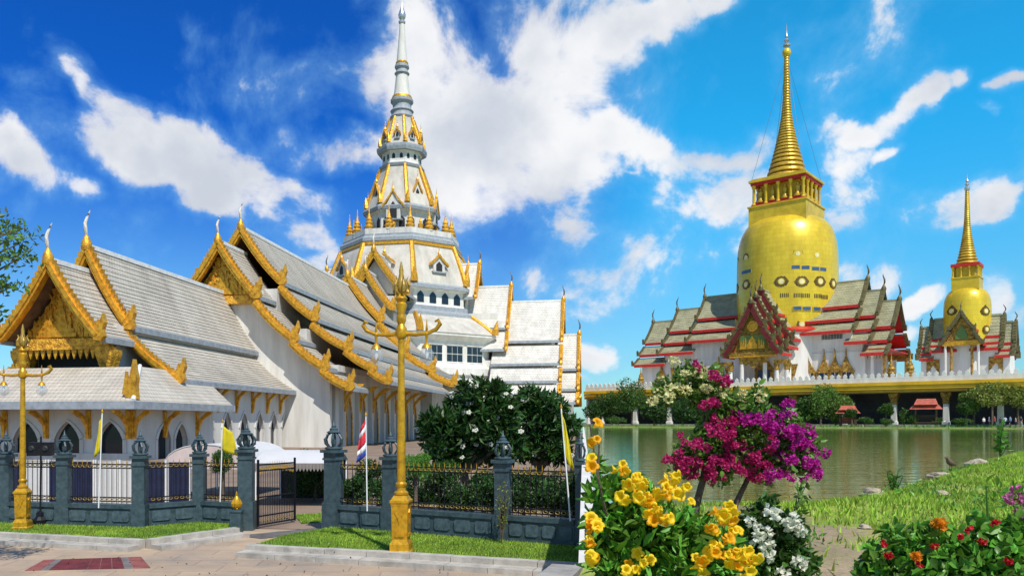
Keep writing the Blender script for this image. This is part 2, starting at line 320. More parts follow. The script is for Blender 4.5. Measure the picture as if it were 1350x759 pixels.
def tree(name, label, loc, height, rad, n, leaf, mat, group=None, trunk=.16, k=14, cz=None, aspect=.45, cat='tree', lean=0.0, limbs=5, blob=.42):
    t = thing(name, label, cat, loc, group=group); cz = cz if cz is not None else height - rad[2]
    mb = MB(); fork = max(.15, cz - rad[2] * .55)
    mb.tube([(0, 0, -.05), (lean * .3, 0, fork * .5), (lean * .6, .02, fork)], [trunk * 1.25, trunk, trunk * .8], 8)
    bl = crown_blobs((lean, 0, cz), rad, k, blob)
    for (q, s_) in bl[:limbs]:
        p0 = Vector((lean * .6, .02, fork)); p1 = Vector(q); md = p0.lerp(p1, .5) + Vector((0, 0, .06 * height))
        mb.tube([p0, md, p1], [trunk * .6, trunk * .38, trunk * .12], 6)
    mb.build('trunk', bark, t, 60)
    leaf_object('crown', blob_points(bl, n), leaf, mat, t, aspect)
    return t, bl
# ================================================================== SETTING: ground, pavement, kerbs
def sheet(name, pts, mat, z=0.0, thick=.0, kind='structure', parent=None):
    mb = MB(); n = len(pts)
    if thick:
        mb.add([(p[0], p[1], z) for p in pts] + [(p[0], p[1], z - thick) for p in pts], [tuple(range(n)), tuple(range(2 * n - 1, n - 1, -1))] + [(i, i + n, (i + 1) % n + n, (i + 1) % n) for i in range(n)])
    else: mb.add([(p[0], p[1], z) for p in pts], [tuple(range(n))])
    o = mb.build(name, mat, parent)
    if kind: o['kind'] = kind
    return o
far_green = M('far_ground', (.10, .13, .04), .9, 0, .3, .05, .2, 2)
sheet('ground', [(-3000, -600), (3000, -600), (3000, 4000), (-3000, 4000)], far_green, -.06)
pave = sheet('pavement', [(-60, 2), (1.4, 2), (3.6, 22), (-9.5, 27), (-60, 27)], paving, 0.0, .05)
sheet('courtyard', [(-90, 22.5), (-7, 21.2), (-5.2, 20.2), (-2.6, 19.9), (2.8, 17), (20, 118), (45, 240), (-90, 240)], yard_m, .012)
# red inset in the pavement, a row of tiles each with its own joints
ins = [G(58, 737.5), G(186, 733.5), G(199, 748.5), G(32, 752)]
def bil(u, v): return ins[0].lerp(ins[1], u).lerp(ins[3].lerp(ins[2], u), v)
UB = [0, .12, .19, .29, .39, .49, .59, .69, .79, .86, 1.0]
for i in range(10):
    for j in range(3):
        u0, u1, v0, v1 = UB[i] + .0015, UB[i + 1] - .0015, j / 3 + .006, (j + 1) / 3 - .006
        mt = redpave_l if i in (0, 9) else greypave if i in (1, 8) else redpave
        q = [bil(u0, v0), bil(u1, v0), bil(u1, v1), bil(u0, v1)]
        mb = MB(); z1 = .006 + .003 * random.random()
        mb.add([(p.x, p.y, z1) for p in q] + [(p.x, p.y, -.01) for p in q], [(0, 1, 2, 3), (0, 4, 5, 1), (1, 5, 6, 2), (2, 6, 7, 3), (3, 7, 4, 0)]); mb.build('paving_tile', mt, pave)
def lawn_with_kerb(front, poly, labelk):
    lw = sheet('lawn_soil', poly, lawn_g, .135, .13)
    k = None
    # kerb stones along the front line, two courses
    for a, b in zip(front[:-1], front[1:]):
        a = Vector((a[0], a[1], 0)); b = Vector((b[0], b[1], 0)); L_ = (b - a).length; n = max(1, round(L_ / .8)); d = (b - a).normalized(); nrm = Vector((d.y, -d.x, 0))
        if nrm.y > 0 and abs(nrm.y) > .3: nrm = -nrm
        for i in range(n):
            for course, (w0, w1, z0, z1) in enumerate(((-.02, .2, .0, .20), (.2, .56, .0, .10))):
                s0 = a + d * (i * L_ / n + .006); s1 = a + d * ((i + 1) * L_ / n - .006); mb = MB(); e = random.uniform(-.006, .006)
                v = [s0 + nrm * w0, s1 + nrm * w0, s1 + nrm * w1, s0 + nrm * w1]
                mb.add([(p.x, p.y, z0) for p in v] + [(p.x, p.y, z1 + e) for p in v], [(0, 1, 2, 3), (4, 5, 6, 7), (0, 1, 5, 4), (1, 2, 6, 5), (2, 3, 7, 6), (3, 0, 4, 7)])
                mb.build('kerb_stone', kerb_m, lw)
    return lw
FL = [G(-130, 697, .15), G(0, 703, .15), G(192, 713, .15), G(309, 697, .15)]
PL_ = [G(-130, 686, .15), G(8, 687, .15), G(85, 690, .15), G(185, 693, .15), P(263, 0, 20.6), P(325, 0, 20.0)]
lawn_with_kerb(FL, [*FL, *[Vector((p.x, p.y + .1, 0)) for p in reversed(PL_)]], 'l')
FR = [G(372, 705, .15), G(330, 719, .15), G(545, 731, .15), G(772, 745, .15)]
PR_ = [P(440, 0, 19.6), P(515, 0, 18.85), P(663, 0, 17.4), P(765, 0, 16.55)]
lawn_with_kerb(FR[1:], [*FR, *[Vector((p.x, p.y + .1, 0)) for p in reversed(PR_)]], 'r')
def in_poly(p, poly):
    c = False; n = len(poly)
    for i in range(n):
        a, b = poly[i], poly[i - 1]
        if (a[1] > p[1]) != (b[1] > p[1]) and p[0] < (b[0] - a[0]) * (p[1] - a[1]) / (b[1] - a[1]) + a[0]: c = not c
    return c
def blades(name, label, poly, zf, n, h, w, mat, keep=None, cat='grass'):
    xs = [p[0] for p in poly]; ys = [p[1] for p in poly]; V = []; Fc = []; cnt = 0; tries = 0
    while cnt < n and tries < n * 6:
        tries += 1
        x = random.uniform(min(xs), max(xs)); y = random.uniform(min(ys), max(ys))
        if not in_poly((x, y), poly) or (keep and not keep(x, y)): continue
        z = zf(x, y) - .005; hh = h * random.uniform(.5, 1.3); a = random.uniform(0, 6.28); dx, dy = math.cos(a) * w, math.sin(a) * w; lx, ly = random.gauss(0, hh * .4), random.gauss(0, hh * .4)
        o = len(V); V += [(x - dx, y - dy, z), (x + dx, y + dy, z), (x + lx, y + ly, z + hh)]; Fc.append((o, o + 1, o + 2)); cnt += 1
    me = bpy.data.meshes.new(name); me.from_pydata(V, [], Fc); me.materials.append(mat); me.update()
    o = bpy.data.objects.new(name, me); COL.objects.link(o); o['kind'] = 'stuff'; o['label'] = label; o['category'] = cat; return o
pl = [(p.x, p.y) for p in FL] + [(p.x, p.y - .18) for p in reversed(PL_)]
blades('lawn_grass', 'short green grass on the lawn strip before the left fence run', pl, lambda x, y: .135, 26000, .05, .008, grass_m)
pr = [(p.x, p.y) for p in FR] + [(p.x, p.y - .18) for p in reversed(PR_)]
blades('lawn_grass', 'short green grass on the lawn strip round the tall golden lamp', pr, lambda x, y: .135, 34000, .05, .008, grass_m)
# ================================================================== TEMPLE (left)
TH = -math.atan((790 - CX) / F); CT, ST = math.cos(-TH), math.sin(-TH)
O = Vector(((65 - CX) / F * 59, 59, 0))
def W(a, b): return Vector((O.x + a * CT + b * ST, O.y - a * ST + b * CT, 0))
def px_on_b(px, b):          # temple a-coordinate where a pixel column meets the plane b
    k = (px - CX) / F; return (k * (O.y + b * CT) - O.x - b * ST) / (CT + k * ST)
def px_on_a(px, a):          # temple b-coordinate where a pixel column meets the plane a
    k = (px - CX) / F; return (k * (O.y - a * ST) - O.x - a * CT) / (ST - k * CT)
def curve(a0, z0, a1, z1, n=6, sag=.05):
    L_ = math.hypot(a1 - a0, z1 - z0)
    return [(a0 + (a1 - a0) * i / (n - 1), z0 + (z1 - z0) * i / (n - 1) - math.sin(math.pi * i / (n - 1)) * sag * L_) for i in range(n)]
HH = [(-.22, -.30), (.22, -.34), (.46, -.08), (.34, .3), (.48, .7), (.36, 1.25), (.24, .92), (.12, .55), (.04, .9), (-.1, .5), (-.26, .15)]
def gable_roof(root, T, b0, b1, tiers, tile, board=gold, bw=.55, crest=.22, chofa=2.2, hh=1.25, trim=grey_t, ridge=ridge_m, th=.3, sides=(1, -1), cap_mats=None, teeth=.45, under=soffit, horn=None, mould=None, eave=.22, course=.42):
    for ti, (a0, z0, a1, z1) in enumerate(tiers):
        for s in sides:
            c = curve(a0, z0, a1, z1)
            # the slope is laid in overlapping tile courses, each with a lip
            nc = max(4, int(math.hypot(a1 - a0, z1 - z0) / course)); cs = curve(a0, z0, a1, z1, nc + 1); lip = .045; up = []; lo = []
            for q in range(nc):
                (p0, q0), (p1, q1) = cs[q], cs[q + 1]; up += [(s * p0, q0), (s * (p1 + .03), q1 + lip)]; lo += [(s * p0, q0 - th), (s * p1, q1 - th)]
            mb = MB(); mb.strip(up, lo, T, b0, b1)
            for q in range(len(up) - 1): mb.mi[q * 4 + 3] = 1
            mb.build('roof_slope', [tile, under], root)
            mb = MB(); e = [(s * (a1 - .05), z1 + .04), (s * (a1 + .22), z1 - .08)]; l2 = [(s * (a1 - .05), z1 - th - eave), (s * (a1 + .22), z1 - th - eave)]
            mb.strip(e, l2, T, b0 + .27, b1); mb.build('eave_fascia', trim, root)
            m = max(4, int(math.hypot(a1 - a0, z1 - z0) / teeth)); cc = curve(a0, z0, a1, z1, 2 * m + 1)
            nx, nz = (z0 - z1), (a1 - a0); L_ = math.hypot(nx, nz); nx /= L_; nz /= L_
            u2 = [(s * (a + nx * (.18 + (crest if i % 2 else 0))), z + nz * (.18 + (crest if i % 2 else 0))) for i, (a, z) in enumerate(cc)]
            l2 = [(s * (a - nx * bw * .75), z - nz * bw * .75) for i, (a, z) in enumerate(cc)]
            mb = MB(); mb.strip(u2, l2, T, b0 - .3, b0 + .25)
            # raised inner moulding
            u3 = [(s * (a + nx * .1), z + nz * .1) for a, z in cc]; l3 = [(s * (a - nx * bw * (.7 if mould else .4)), z - nz * bw * (.7 if mould else .4)) for a, z in cc]
            mb.strip(u3, l3, T, b0 - .42, b0 - .3, 1); mb.build('bargeboard', [board, mould or board], root)
            mb = MB(); mb.prism([(s * (a1 + x * hh), z1 + z * hh) for x, z in HH], T, b0 - .38, b0 + .05); mb.build('eave_ornament', board, root)
    a0, z0 = tiers[0][0], tiers[0][1]
    mb = MB(); mb.tbox(T, -.22, .22, b0 + .3, b1, z0 - .15, z0 + .2); mb.build('ridge_cap', ridge, root)
    k = chofa
    mb = MB(); mb.tube([T(0, b0 - .1, z0 - .3), T(0, b0 - .15, z0 + .10 * k), T(0, b0 - .15, z0 + .3 * k), T(0, b0 - .15, z0 + .38 * k)], [.35 * k / 2.2, .4 * k / 2.2, .2 * k / 2.2, .1 * k / 2.2], 8)
    f_ = mb.build('finial_base', board, root, 50)
    mb = MB(); mb.tube([T(0, b0 - .15, z0 + .36 * k), T(.02, b0 - .3, z0 + .55 * k), T(-.02, b0 - .28, z0 + .75 * k), T(.02, b0 - .1, z0 + .95 * k), T(.1, b0 + .02, z0 + 1.1 * k), T(.24, b0, z0 + 1.2 * k)], [.09 * k / 2.2, .14 * k / 2.2, .13 * k / 2.2, .1 * k / 2.2, .07 * k / 2.2, .015], 7)
    mb.build('horn', horn or ivory, f_, 50)
ivory = M('ivory_horn', (.62, .58, .50), .5, 0, .2, 5, .1)
def flame(w, h): return [(-w, 0), (w, 0), (w * .95, h * .28), (w * .6, h * .5), (w * .62, h * .62), (w * .22, h * .8), (0, h), (-w * .22, h * .8), (-w * .62, h * .62), (-w * .6, h * .5), (-w * .95, h * .28)]
def pediment(root, T, b, half, z0, z1, mat=gold_lo, rich=True):
    mb = MB(); mb.prism([(-half, z0), (half, z0), (half * .45, z0 + (z1 - z0) * .48), (0, z1), (-half * .45, z0 + (z1 - z0) * .48)], T, b, b + .3); p = mb.build('pediment', mat, root)
    h = z1 - z0
    if not rich: return p
    mb = MB(); mb.prism([(x, z0 + .1 * h + z) for x, z in flame(half * .2, h * .72)], T, b - .14, b); mb.prism([(x, z0 + .1 * h + z) for x, z in flame(half * .12, h * .5)], T, b - .26, b - .14); mb.build('carved_shrine', gold, p)
    for i in range(3):
        mb = MB(); mb.tbox(T, -half * (.34 - .07 * i), half * (.34 - .07 * i), b - .3 + .05 * i, b, z0 + .03 * h + i * .07 * h, z0 + .03 * h + (i + 1) * .07 * h); mb.build('carved_step', gold, p)
    for s in (1, -1):
        for i in range(5):
            x = s * half * (.30 + .125 * i); hh = h * (.55 - .105 * i)
            mb = MB(); mb.prism([(x + q, z0 + .03 * h + zz) for q, zz in flame(half * .055, hh)], T, b - .16, b); mb.build('carved_flame', gold, p)
        pts = []
        for i in range(16):
            t = i / 15 * 5.2; r = half * .11 * (1 - i / 20); pts.append(T(s * (half * .55 + r * math.cos(t)), b - .1, z0 + h * .2 + r * math.sin(t)))
        mb = MB(); mb.tube(pts, half * .02, 5); mb.build('carved_scroll', gold, p, 60)
    mb = MB(); rr = random.Random(3)
    for i in range(170):
        v = rr.random(); x = (rr.random() * 2 - 1) * half * .95 * (1 - v) ** .9; z = z0 + h * (.04 + .9 * v)
        if abs(x) > half * (1 - (z - z0) / h) * .88: continue
        an = rr.uniform(-1.2, 1.2) + (x / half) * .8; ln = h * rr.uniform(.06, .13); w_ = ln * .22; c, s = math.cos(an), math.sin(an)
        loc = [(-w_, 0), (0, -ln * .2), (w_, 0), (w_ * .8, ln * .5), (0, ln), (-w_ * .9, ln * .5)]
        mb.prism([(x + a * c + b_ * s, z - a * s + b_ * c) for a, b_ in loc], T, b - rr.uniform(.08, .22), b + .02)
    o = mb.build('carved_foliage', gold, p); o['kind'] = 'stuff'
    return p
def arch_wall(root, T, a0, a1, b0, b1, z0, z1, holes, name='wall', mat=white_w, frame=None, fill=dark_i):
    # wall in the plane of a, with pointed-arch openings (centre, half width, spring, apex)
    mb = MB(); x = a0
    for (c, w, zs, za) in sorted(holes):
        if c - w > x: mb.tbox(T, x, c - w, b0, b1, z0, z1)
        pts = [(c - w, z0 + .0), (c - w, zs)] + [(c - w * (1 - t) ** .8, zs + (za - zs) * (t ** .75)) for t in (.25, .5, .75)] + [(c, za)] + [(c + w * (1 - t) ** .8, zs + (za - zs) * (t ** .75)) for t in (.75, .5, .25)] + [(c + w, zs)]
        arc = pts[1:]
        mb.strip([(a, z1) for a, z in arc], arc, T, b0, b1)
        x = c + w
    if a1 > x: mb.tbox(T, x, a1, b0, b1, z0, z1)
    w_ = mb.build(name, mat, root)
    for (c, w, zs, za) in holes:
        mb = MB(); mb.tbox(T, c - w - .05, c + w + .05, b1 + .02, b1 + .06, z0, za + .1); d = mb.build('doorway', fill, root)  # flat panel; with the default fill its near-black stands for indoor shade
        if frame:
            arc = [(c - w, zs)] + [(c - w * (1 - t) ** .8, zs + (za - zs) * (t ** .75)) for t in (.25, .5, .75)] + [(c, za)] + [(c + w * (1 - t) ** .8, zs + (za - zs) * (t ** .75)) for t in (.75, .5, .25)] + [(c + w, zs)]
            out = [(c + (a - c) * 1.3, z + (za - zs) * .12) for a, z in arc]
            mb = MB(); mb.strip(out, arc, T, b0 - .08, b0 + .1)
            for s in (-1, 1): mb.tbox(T, c + s * w * 1.15 - w * .15, c + s * w * 1.15 + w * .15, b0 - .08, b0 + .1, z0, zs)
            mb.build('frame', frame, d)
    return w_
def bracket(root, T, a, b, z, out, h, da=0, db=-1, mat=gold):
    # eave bracket: foot on the wall at (a, b), reaching out toward (da, db)
    Tb = lambda u, w, zz: T(a + da * u + db * w * .0 + (w if da == 0 else 0), b + db * u + (w if da != 0 else 0), zz)
    mb = MB(); prof = [(0, z - h), (.18, z - h), (.3, z - h * .55), (out * .62, z - h * .22), (out, z - .14), (out, z), (0, z)]
    hole = None
    mb.prism(prof[:3] + [(out * .45, z - h * .30), (out, z - .16), (out, z), (out * .7, z), (out * .3, z - h * .22), (0.0, z - h * .5)], Tb, -.11, .11); mb.tbox(Tb, 0, .12, -.2, .2, z - h * 1.02, z)
    return mb.build('eave_bracket', mat, root)
# ---------------------------------------------------------------- front hall
ha = thing('temple_hall', 'low front hall with grey tiled roof, gold gables and arched white arcade', 'temple', W(0, 0), TH)
T0 = ident
gable_roof(ha, T0, 0, 5.4, [(0, 14.67, 4.15, 9.05)], tile_y, chofa=2.3, bw=.58)
gable_roof(ha, T0, 4.5, 28.9, [(0, 16.65, 3.7, 10.35), (3.35, 9.75, 8.0, 6.1)], tile_y, chofa=2.4, bw=.58)
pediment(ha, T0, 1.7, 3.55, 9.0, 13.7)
mb = MB(); mb.tbox(T0, -3.9, 3.9, 1.3, 2.1, 8.35, 9.0); mb.tbox(T0, -4.1, 4.1, 1.2, 2.15, 8.15, 8.35); mb.build('pediment_beam', gold_lo, ha)
for i in range(15):
    x = -3.7 + i * 7.4 / 14; mb = MB(); mb.prism([(x - .2, 8.13), (x + .2, 8.13), (x + .12, 7.75), (x, 7.45), (x - .12, 7.75)], T0, 1.35, 1.5); mb.build('hanging_leaf', gold, ha)
for s in (-1, 1):
    c = MB(); c.lathe([(.62, 5.0), (.58, 6.3)], 4, (s * 3.6, 1.9), math.pi / 4); col = c.build('column', white_m, ha)
    c = MB(); c.lathe([(.6, 6.3), (.66, 6.5), (.62, 6.7), (.8, 7.3), (.95, 7.7), (.98, 8.15)], 4, (s * 3.6, 1.9), math.pi / 4); c.build('capital', gold_lo, col)
mb = MB(); mb.tbox(T0, -3.4, 3.4, 3.2, 30.3, 4.5, 10.2); mb.build('upper_wall', white_w, ha)
mb = MB(); mb.tbox(T0, -3.3, 3.3, 3.1, 3.19, 5.2, 8.1); mb.build('shade_panel', dark_i, ha)  # flat dark sheet on the wall, painting the shade under the gable
# skirt roof round the front
def skirt(root, T, e, bf, ze, t, bt, zt, bb):
    v = [(-e, bf, ze), (e, bf, ze), (t, bt, zt), (-t, bt, zt), (e, bb, ze), (t, bb, zt), (-e, bb, ze), (-t, bb, zt)]
    for nm, q in (('skirt_roof_front', (0, 1, 2, 3)), ('skirt_roof_side', (1, 4, 5, 2)), ('skirt_roof_side', (6, 0, 3, 7))):
        mb = MB(); pts = [v[i] for i in q]; lo = [(x, y, z - .28) for x, y, z in pts]
        mb.add(pts + lo, [(0, 1, 2, 3), (4, 7, 6, 5), (0, 4, 5, 1), (1, 5, 6, 2), (2, 6, 7, 3), (3, 7, 4, 0)]); mb.mi[1] = 1
        mb.build('skirt_roof', [tile_y if nm.endswith('side') else tile_xg, soffit], root)
    mb = MB(); mb.box(-e - .2, e + .2, bf - .2, bf + .12, ze - .5, ze + .03); mb.build('eave_fascia', grey_t, root)
    for s in (-1, 1):
        mb = MB(); mb.box(s * e - (.0 if s > 0 else .2), s * e + (.2 if s > 0 else 0), bf + .14, bb, ze - .5, ze + .03); mb.build('eave_fascia', grey_t, root)
        a = Vector((s * e, bf, ze)); b = Vector((s * t, bt, zt)); mb = MB(); mb.tube([a + Vector((0, 0, .05)), b + Vector((0, 0, .05))], .16, 6); h = mb.build('hip_ridge', ridge_m, root)
        m = a.lerp(b, .12); mb = MB()
        mb.prism([(m.x - s * .55, m.z), (m.x + s * .3, m.z - .15), (m.x + s * .22, m.z + .7), (m.x + s * .28, m.z + 1.3), (m.x + s * .05, m.z + 2.5), (m.x - s * .18, m.z + 1.5), (m.x - s * .3, m.z + .8)], T, m.y - .22, m.y + .22)
        mb.prism([(m.x - s * .8, m.z + .2), (m.x - s * .3, m.z), (m.x - s * .38, m.z + 1.0), (m.x - s * .55, m.z + 1.7), (m.x - s * .66, m.z + .9)], T, m.y - .16, m.y + .16)
        mb.build('hip_ornament', gold, h)
tile_xg = M('tile_grey_x', (.53, .48, .405), .55, 0, .22, .35, .25, 9, tile=(0, .36, .26), col2=(.42, .375, .31), streak=(1.6, 1, .35))
skirt(ha, T0, 10.0, -5.0, 4.05, 7.0, .6, 6.75, 9.5)
holes = [(a, .98, 1.5, 2.75) for a in (-6.1, -2.83, .44, 3.7, 7.0)]
arch_wall(ha, T0, -8.6, 8.6, -3.0, -2.6, 0, 4.0, holes, fill=glass_d, frame=white_m)
Tside = lambda a, b, z: (8.6 - b, a, z)          # the wall facing right: its own a runs into the depth
sp = [px_on_a(p, 8.6) for p in (216, 250, 285, 318)]
arch_wall(ha, Tside, -2.6, 8.6, 0, .4, 0, 4.6, [(b, .9, 1.4, 2.6) for b in (sp[0], 3.6)], fill=glass_d, frame=white_m)
Tside2 = lambda a, b, z: (7.0 - b, a, z)
arch_wall(ha, Tside2, 8.7, 30.0, 0, .4, 0, 6.6, [(b, .9, 2.0, 3.6) for b in (11, 14.5, 18, 21.5, 25, 28)], fill=glass_d, frame=white_m)
mb = MB(); mb.tbox(T0, 7.0, 8.55, 8.62, 8.9, 0, 4.4); mb.build('return_wall', white_w, ha)
mb = MB(); mb.tbox(T0, -8.6, -8.2, -2.6, 8.6, 0, 4.6); mb.tbox(T0, -7.0, -6.6, 8.6, 30, 0, 6.6); mb.build('wall', white_w, ha)
mb = MB(); mb.tbox(T0, -8.75, 8.75, -3.12, -3.0, 0, .55); mb.build('plinth', white_m, ha)
for a in (-7.8, -4.5, -1.2, 2.07, 5.35): bracket(ha, T0, a, -3.0, 3.5, 1.75, 1.9)
bracket(ha, T0, 8.4, -3.0, 3.5, 1.75, 1.9); bracket(ha, T0, 8.6, -2.8, 3.5, 1.3, 1.9, 1, 0)
for b in (1.2, 6.0): bracket(ha, T0, 8.6, b, 3.5, 1.3, 1.9, 1, 0)
for b in (9.4, 12.75, 16.25, 19.75, 23.25, 26.5): bracket(ha, T0, 7.0, b, 5.6, 1.05, 2.0, 1, 0)
# ---------------------------------------------------------------- main nave, joined to the tower
BB = 29.5
hb = thing('temple_nave', 'long main hall with stepped grey roofs, tiered gold bargeboards and a bare white front wall', 'temple', W(0, BB), TH)
Tb = lambda a, b, z: (a, b - BB, z)
gable_roof(hb, Tb, 26.7, 33.4, [(0, 22.0, 4.35, 16.2), (4.3, 15.5, 8.55, 11.5), (8.3, 11.2, 11.9, 8.5), (11.6, 8.2, 14.6, 6.4)], tile_y, chofa=2.3, bw=.72, hh=1.45, crest=.24)
gable_roof(hb, Tb, 32.2, 73, [(0, 24.8, 4.9, 18.6), (4.75, 18.0, 8.8, 14.4), (8.5, 13.7, 12.7, 11.0), (12.4, 10.7, 15.5, 8.75), (15.2, 8.5, 17.2, 7.3)], tile_y, chofa=2.4, bw=.72, hh=1.45, crest=.24)
gable_roof(hb, Tb, 71.3, 100, [(0, 26.4, 5.5, 19.4), (5.2, 18.8, 9.6, 14.5), (9.3, 14.1, 13.9, 11.0), (13.6, 10.7, 17.4, 8.8)], tile_y, chofa=2.6, bw=.9, hh=1.8, crest=.32)
gable_roof(hb, Tb, 81.4, 98, [(0, 29.2, 4.8, 22.6)], tile_y, chofa=2.6, bw=.9, hh=1.8, crest=.32)
gable_roof(hb, Tb, 86.5, 101, [(0, 33.7, 6.0, 26.0)], tile_y, chofa=2.8, bw=.95, hh=1.8, crest=.32)
pediment(hb, Tb, 27.75, 3.7, 16.3, 21.0)
mb = MB(); mb.tbox(Tb, -3.9, 3.9, 27.5, 28.15, 15.4, 16.3); mb.build('pediment_beam', gold_lo, hb)
mb = MB(); mb.tbox(Tb, -4.0, 4.0, 29.0, 29.4, 15.6, 17.0); mb.build('upper_wall', white_w, hb)
for (b, hf, z0, z1) in ((73.0, 5.0, 19.3, 25.4), (82.6, 4.3, 22.6, 28.3), (88, 5.4, 26, 32.6)):
    pediment(hb, Tb, b, hf, z0, z1, white_m, False)
mb = MB(); top = [(0, 20.5), (4.3, 15.3), (8.4, 11.0), (11.95, 8.0)]
poly = [(-a, z) for a, z in reversed(top)] + top[1:] + [(11.95, 0), (-11.95, 0)]
mb.prism([(-11.95, 0), (11.95, 0)] + [(a, z) for a, z in reversed(top)] + [(-a, z) for a, z in top[1:]], Tb, 28.2, 28.9); mb.build('front_wall', white_w, hb)
Tsb = lambda a, b, z: (11.9 - b, a - BB, z)
arch_wall(hb, Tsb, 30.2, 72, 0, .5, 0, 8.2, [(b, .95, 2.6, 5.6) for b in (35, 40.5, 46, 51.5, 57, 62.5, 68)], frame=gold_lo)
mb = MB(); mb.tbox(Tb, -11.9, -11.4, 30.2, 72, 0, 8.2); mb.build('wall', white_w, hb)
for b in (32.0, 37.8, 43.2, 48.8, 54.2, 59.8, 65.2):
    mb = MB(); mb.tbox(Tb, 11.92, 12.35, b - .45, b + .45, 0, 6.7); mb.build('pilaster', white_m, hb)
    bracket(hb, Tb, 12.35, b, 6.9, 2.2, 3.0, 1, 0)
for (b0, b1, aw, z0, z1) in ((30.3, 73, 12.2, 8.2, 8.9), (31, 80, 8.3, 8.9, 13.0), (31.5, 80, 4.6, 13.0, 17.6), (75, 100, 13.2, 0, 10.2), (75, 100, 9.0, 10.2, 13.6), (75, 100, 5.0, 13.6, 18.5), (84, 101, 4.3, 18.5, 25)):
    mb = MB(); mb.tbox(Tb, -aw, aw, b0, b1, z0, z1); mb.build('clerestory_wall', white_m, hb)
# ---------------------------------------------------------------- tower
TBB = 107.4; DT = 164.5; S = DT / F
def ZT(y): return H + (YH - y) * S
tw = thing('temple_tower', 'tall white and gold octagonal tower ending in a slender white spire', 'tower', W(0, TBB), TH)
K8 = math.pi / 8
def octa(name, prof, mat, sm=None, parent=tw):
    mb = MB(); mb.lathe([(r * S / .924, ZT(y)) for r, y in prof], 8, (0, 0), K8); return mb.build(name, mat, parent, sm)
def ribs(r0, y0, r1, y1, w, name='rib', mat=gold, knob=True):
    for k in range(8):
        a = K8 + k * math.pi / 4; p = [(r * S / .924 * math.sin(a), -r * S / .924 * math.cos(a), ZT(y)) for r, y in ((r0, y0), (r1, y1))]
        mb = MB(); mb.tube([Vector(p[0]).lerp(Vector(p[1]), t) for t in (0, .5, 1)], [w * .8, w, w * 1.1], 6)
        if knob: mb.tube([p[1], (p[1][0] * 1.01, p[1][1] * 1.01, p[1][2] + w * 2), (p[1][0] * 1.03, p[1][1] * 1.03, p[1][2] + w * 5.5)], [w * 1.5, w * 1.2, w * .1], 6)
        mb.build(name, mat, tw)
octa('base_block', [(128, 556), (128, 500), (130, 498)], white_w)
mb = MB(); mb.box(-19, 19, -12, 12, 0, ZT(505)); mb.build('base_wall', white_w, tw)
octa('lower_drum', [(131, 500), (131, 492), (124, 489), (122, 484), (122, 460), (126, 457), (130, 454), (130, 451)], white_w)
octa('lower_cone', [(131, 451), (116, 438), (99, 427)], tile_o); ribs(100, 426, 130, 450, .5)
octa('cornice', [(100, 428), (100, 424), (93, 420), (93, 415)], grey_t)
octa('middle_drum', [(90, 416), (88, 412), (88, 396), (92, 394)], white_w)
octa('cornice', [(95, 394), (95, 390), (91, 387)], grey_t)
octa('great_cone', [(92, 388), (86, 368), (78, 346), (73, 336)], tile_o); ribs(74, 336, 92, 387, .55)
octa('gold_band', [(75.5, 338), (75.5, 335), (74, 334)], gold)
octa('balcony', [(72, 335), (75, 333), (75, 329), (72, 326), (72, 324)], grey_t)
octa('balcony_floor', [(71, 324.2), (40, 324)], white_m)
octa('balustrade', [(71, 324), (71, 317), (69.5, 317), (69.5, 324)], white_m)
octa('lantern_drum', [(46, 325), (46, 318), (41, 315), (41, 290), (45, 287)], white_w)
octa('cornice', [(47, 287), (48, 283), (45, 280), (43, 278)], grey_t)
octa('upper_cone', [(44, 279), (36, 256), (29, 238), (25.5, 225)], tile_o); ribs(26, 225, 43, 278, .42)
octa('cornice', [(27, 226), (28, 223), (25, 221)], grey_t)
octa('upper_drum', [(25, 222), (24, 219), (24, 207), (26, 205)], white_w)
octa('cornice', [(30, 206), (31, 202), (31, 199), (28, 197), (26, 196)], grey_t)
octa('top_cone', [(27, 197), (21, 180), (16, 166), (14, 157)], tile_o); ribs(14.5, 158, 26.5, 196, .34)
mb = MB(); prof = [(15, 158), (16, 156), (14, 153), (14, 149), (15.5, 148), (13, 145), (12, 143), (12.5, 138), (15, 136), (15, 133), (13, 131)]
mb.lathe([(r * S, ZT(y)) for r, y in prof], 24); mb.build('spire_collar', grey_t, tw, 35)
mb = MB(); mb.lathe([(13.2 * S, ZT(134)), (13.8 * S, ZT(131)), (12.6 * S, ZT(128))], 24); mb.build('gold_ring', gold, tw, 35)
mb = MB(); mb.lathe([(r * S, ZT(y)) for r, y in ((11.5, 129), (9.8, 118), (8.3, 104), (8, 100))], 24); mb.build('spire_shaft', white_w, tw, 35)
mb = MB(); mb.lathe([(r * S, ZT(y)) for r, y in ((8.5, 100), (10, 98), (8.6, 96), (7.6, 93), (9.6, 90), (9.2, 87), (7.6, 85.5))], 24); mb.build('spire_collar', grey_t, tw, 35)
mb = MB(); mb.lathe([(r * S, ZT(y)) for r, y in ((7.8, 86), (8.4, 84), (7.2, 82))], 24); mb.build('gold_ring', gold, tw, 35)
mb = MB(); mb.lathe([(r * S, ZT(y)) for r, y in ((7.2, 83), (5.6, 65), (4, 45), (3.2, 32))], 24); mb.build('spire_shaft', white_w, tw, 35)
mb = MB(); mb.lathe([(r * S, ZT(y)) for r, y in ((2.2, 33), (4.4, 31), (4.6, 29), (2.6, 27), (4.6, 24), (5, 20), (3.4, 15), (2.2, 12), (1.2, 8), (.4, 1))], 16); mb.build('spire_finial', silver, tw, 35)
def face_T(k, r):             # local frame on face k of the octagon at apothem r: a sideways, b inward
    an = k * math.pi / 4; s_, c_ = math.sin(an), math.cos(an)
    return lambda a, b, z: ((r - b) * s_ + a * c_, -(r - b) * c_ + a * s_, z)
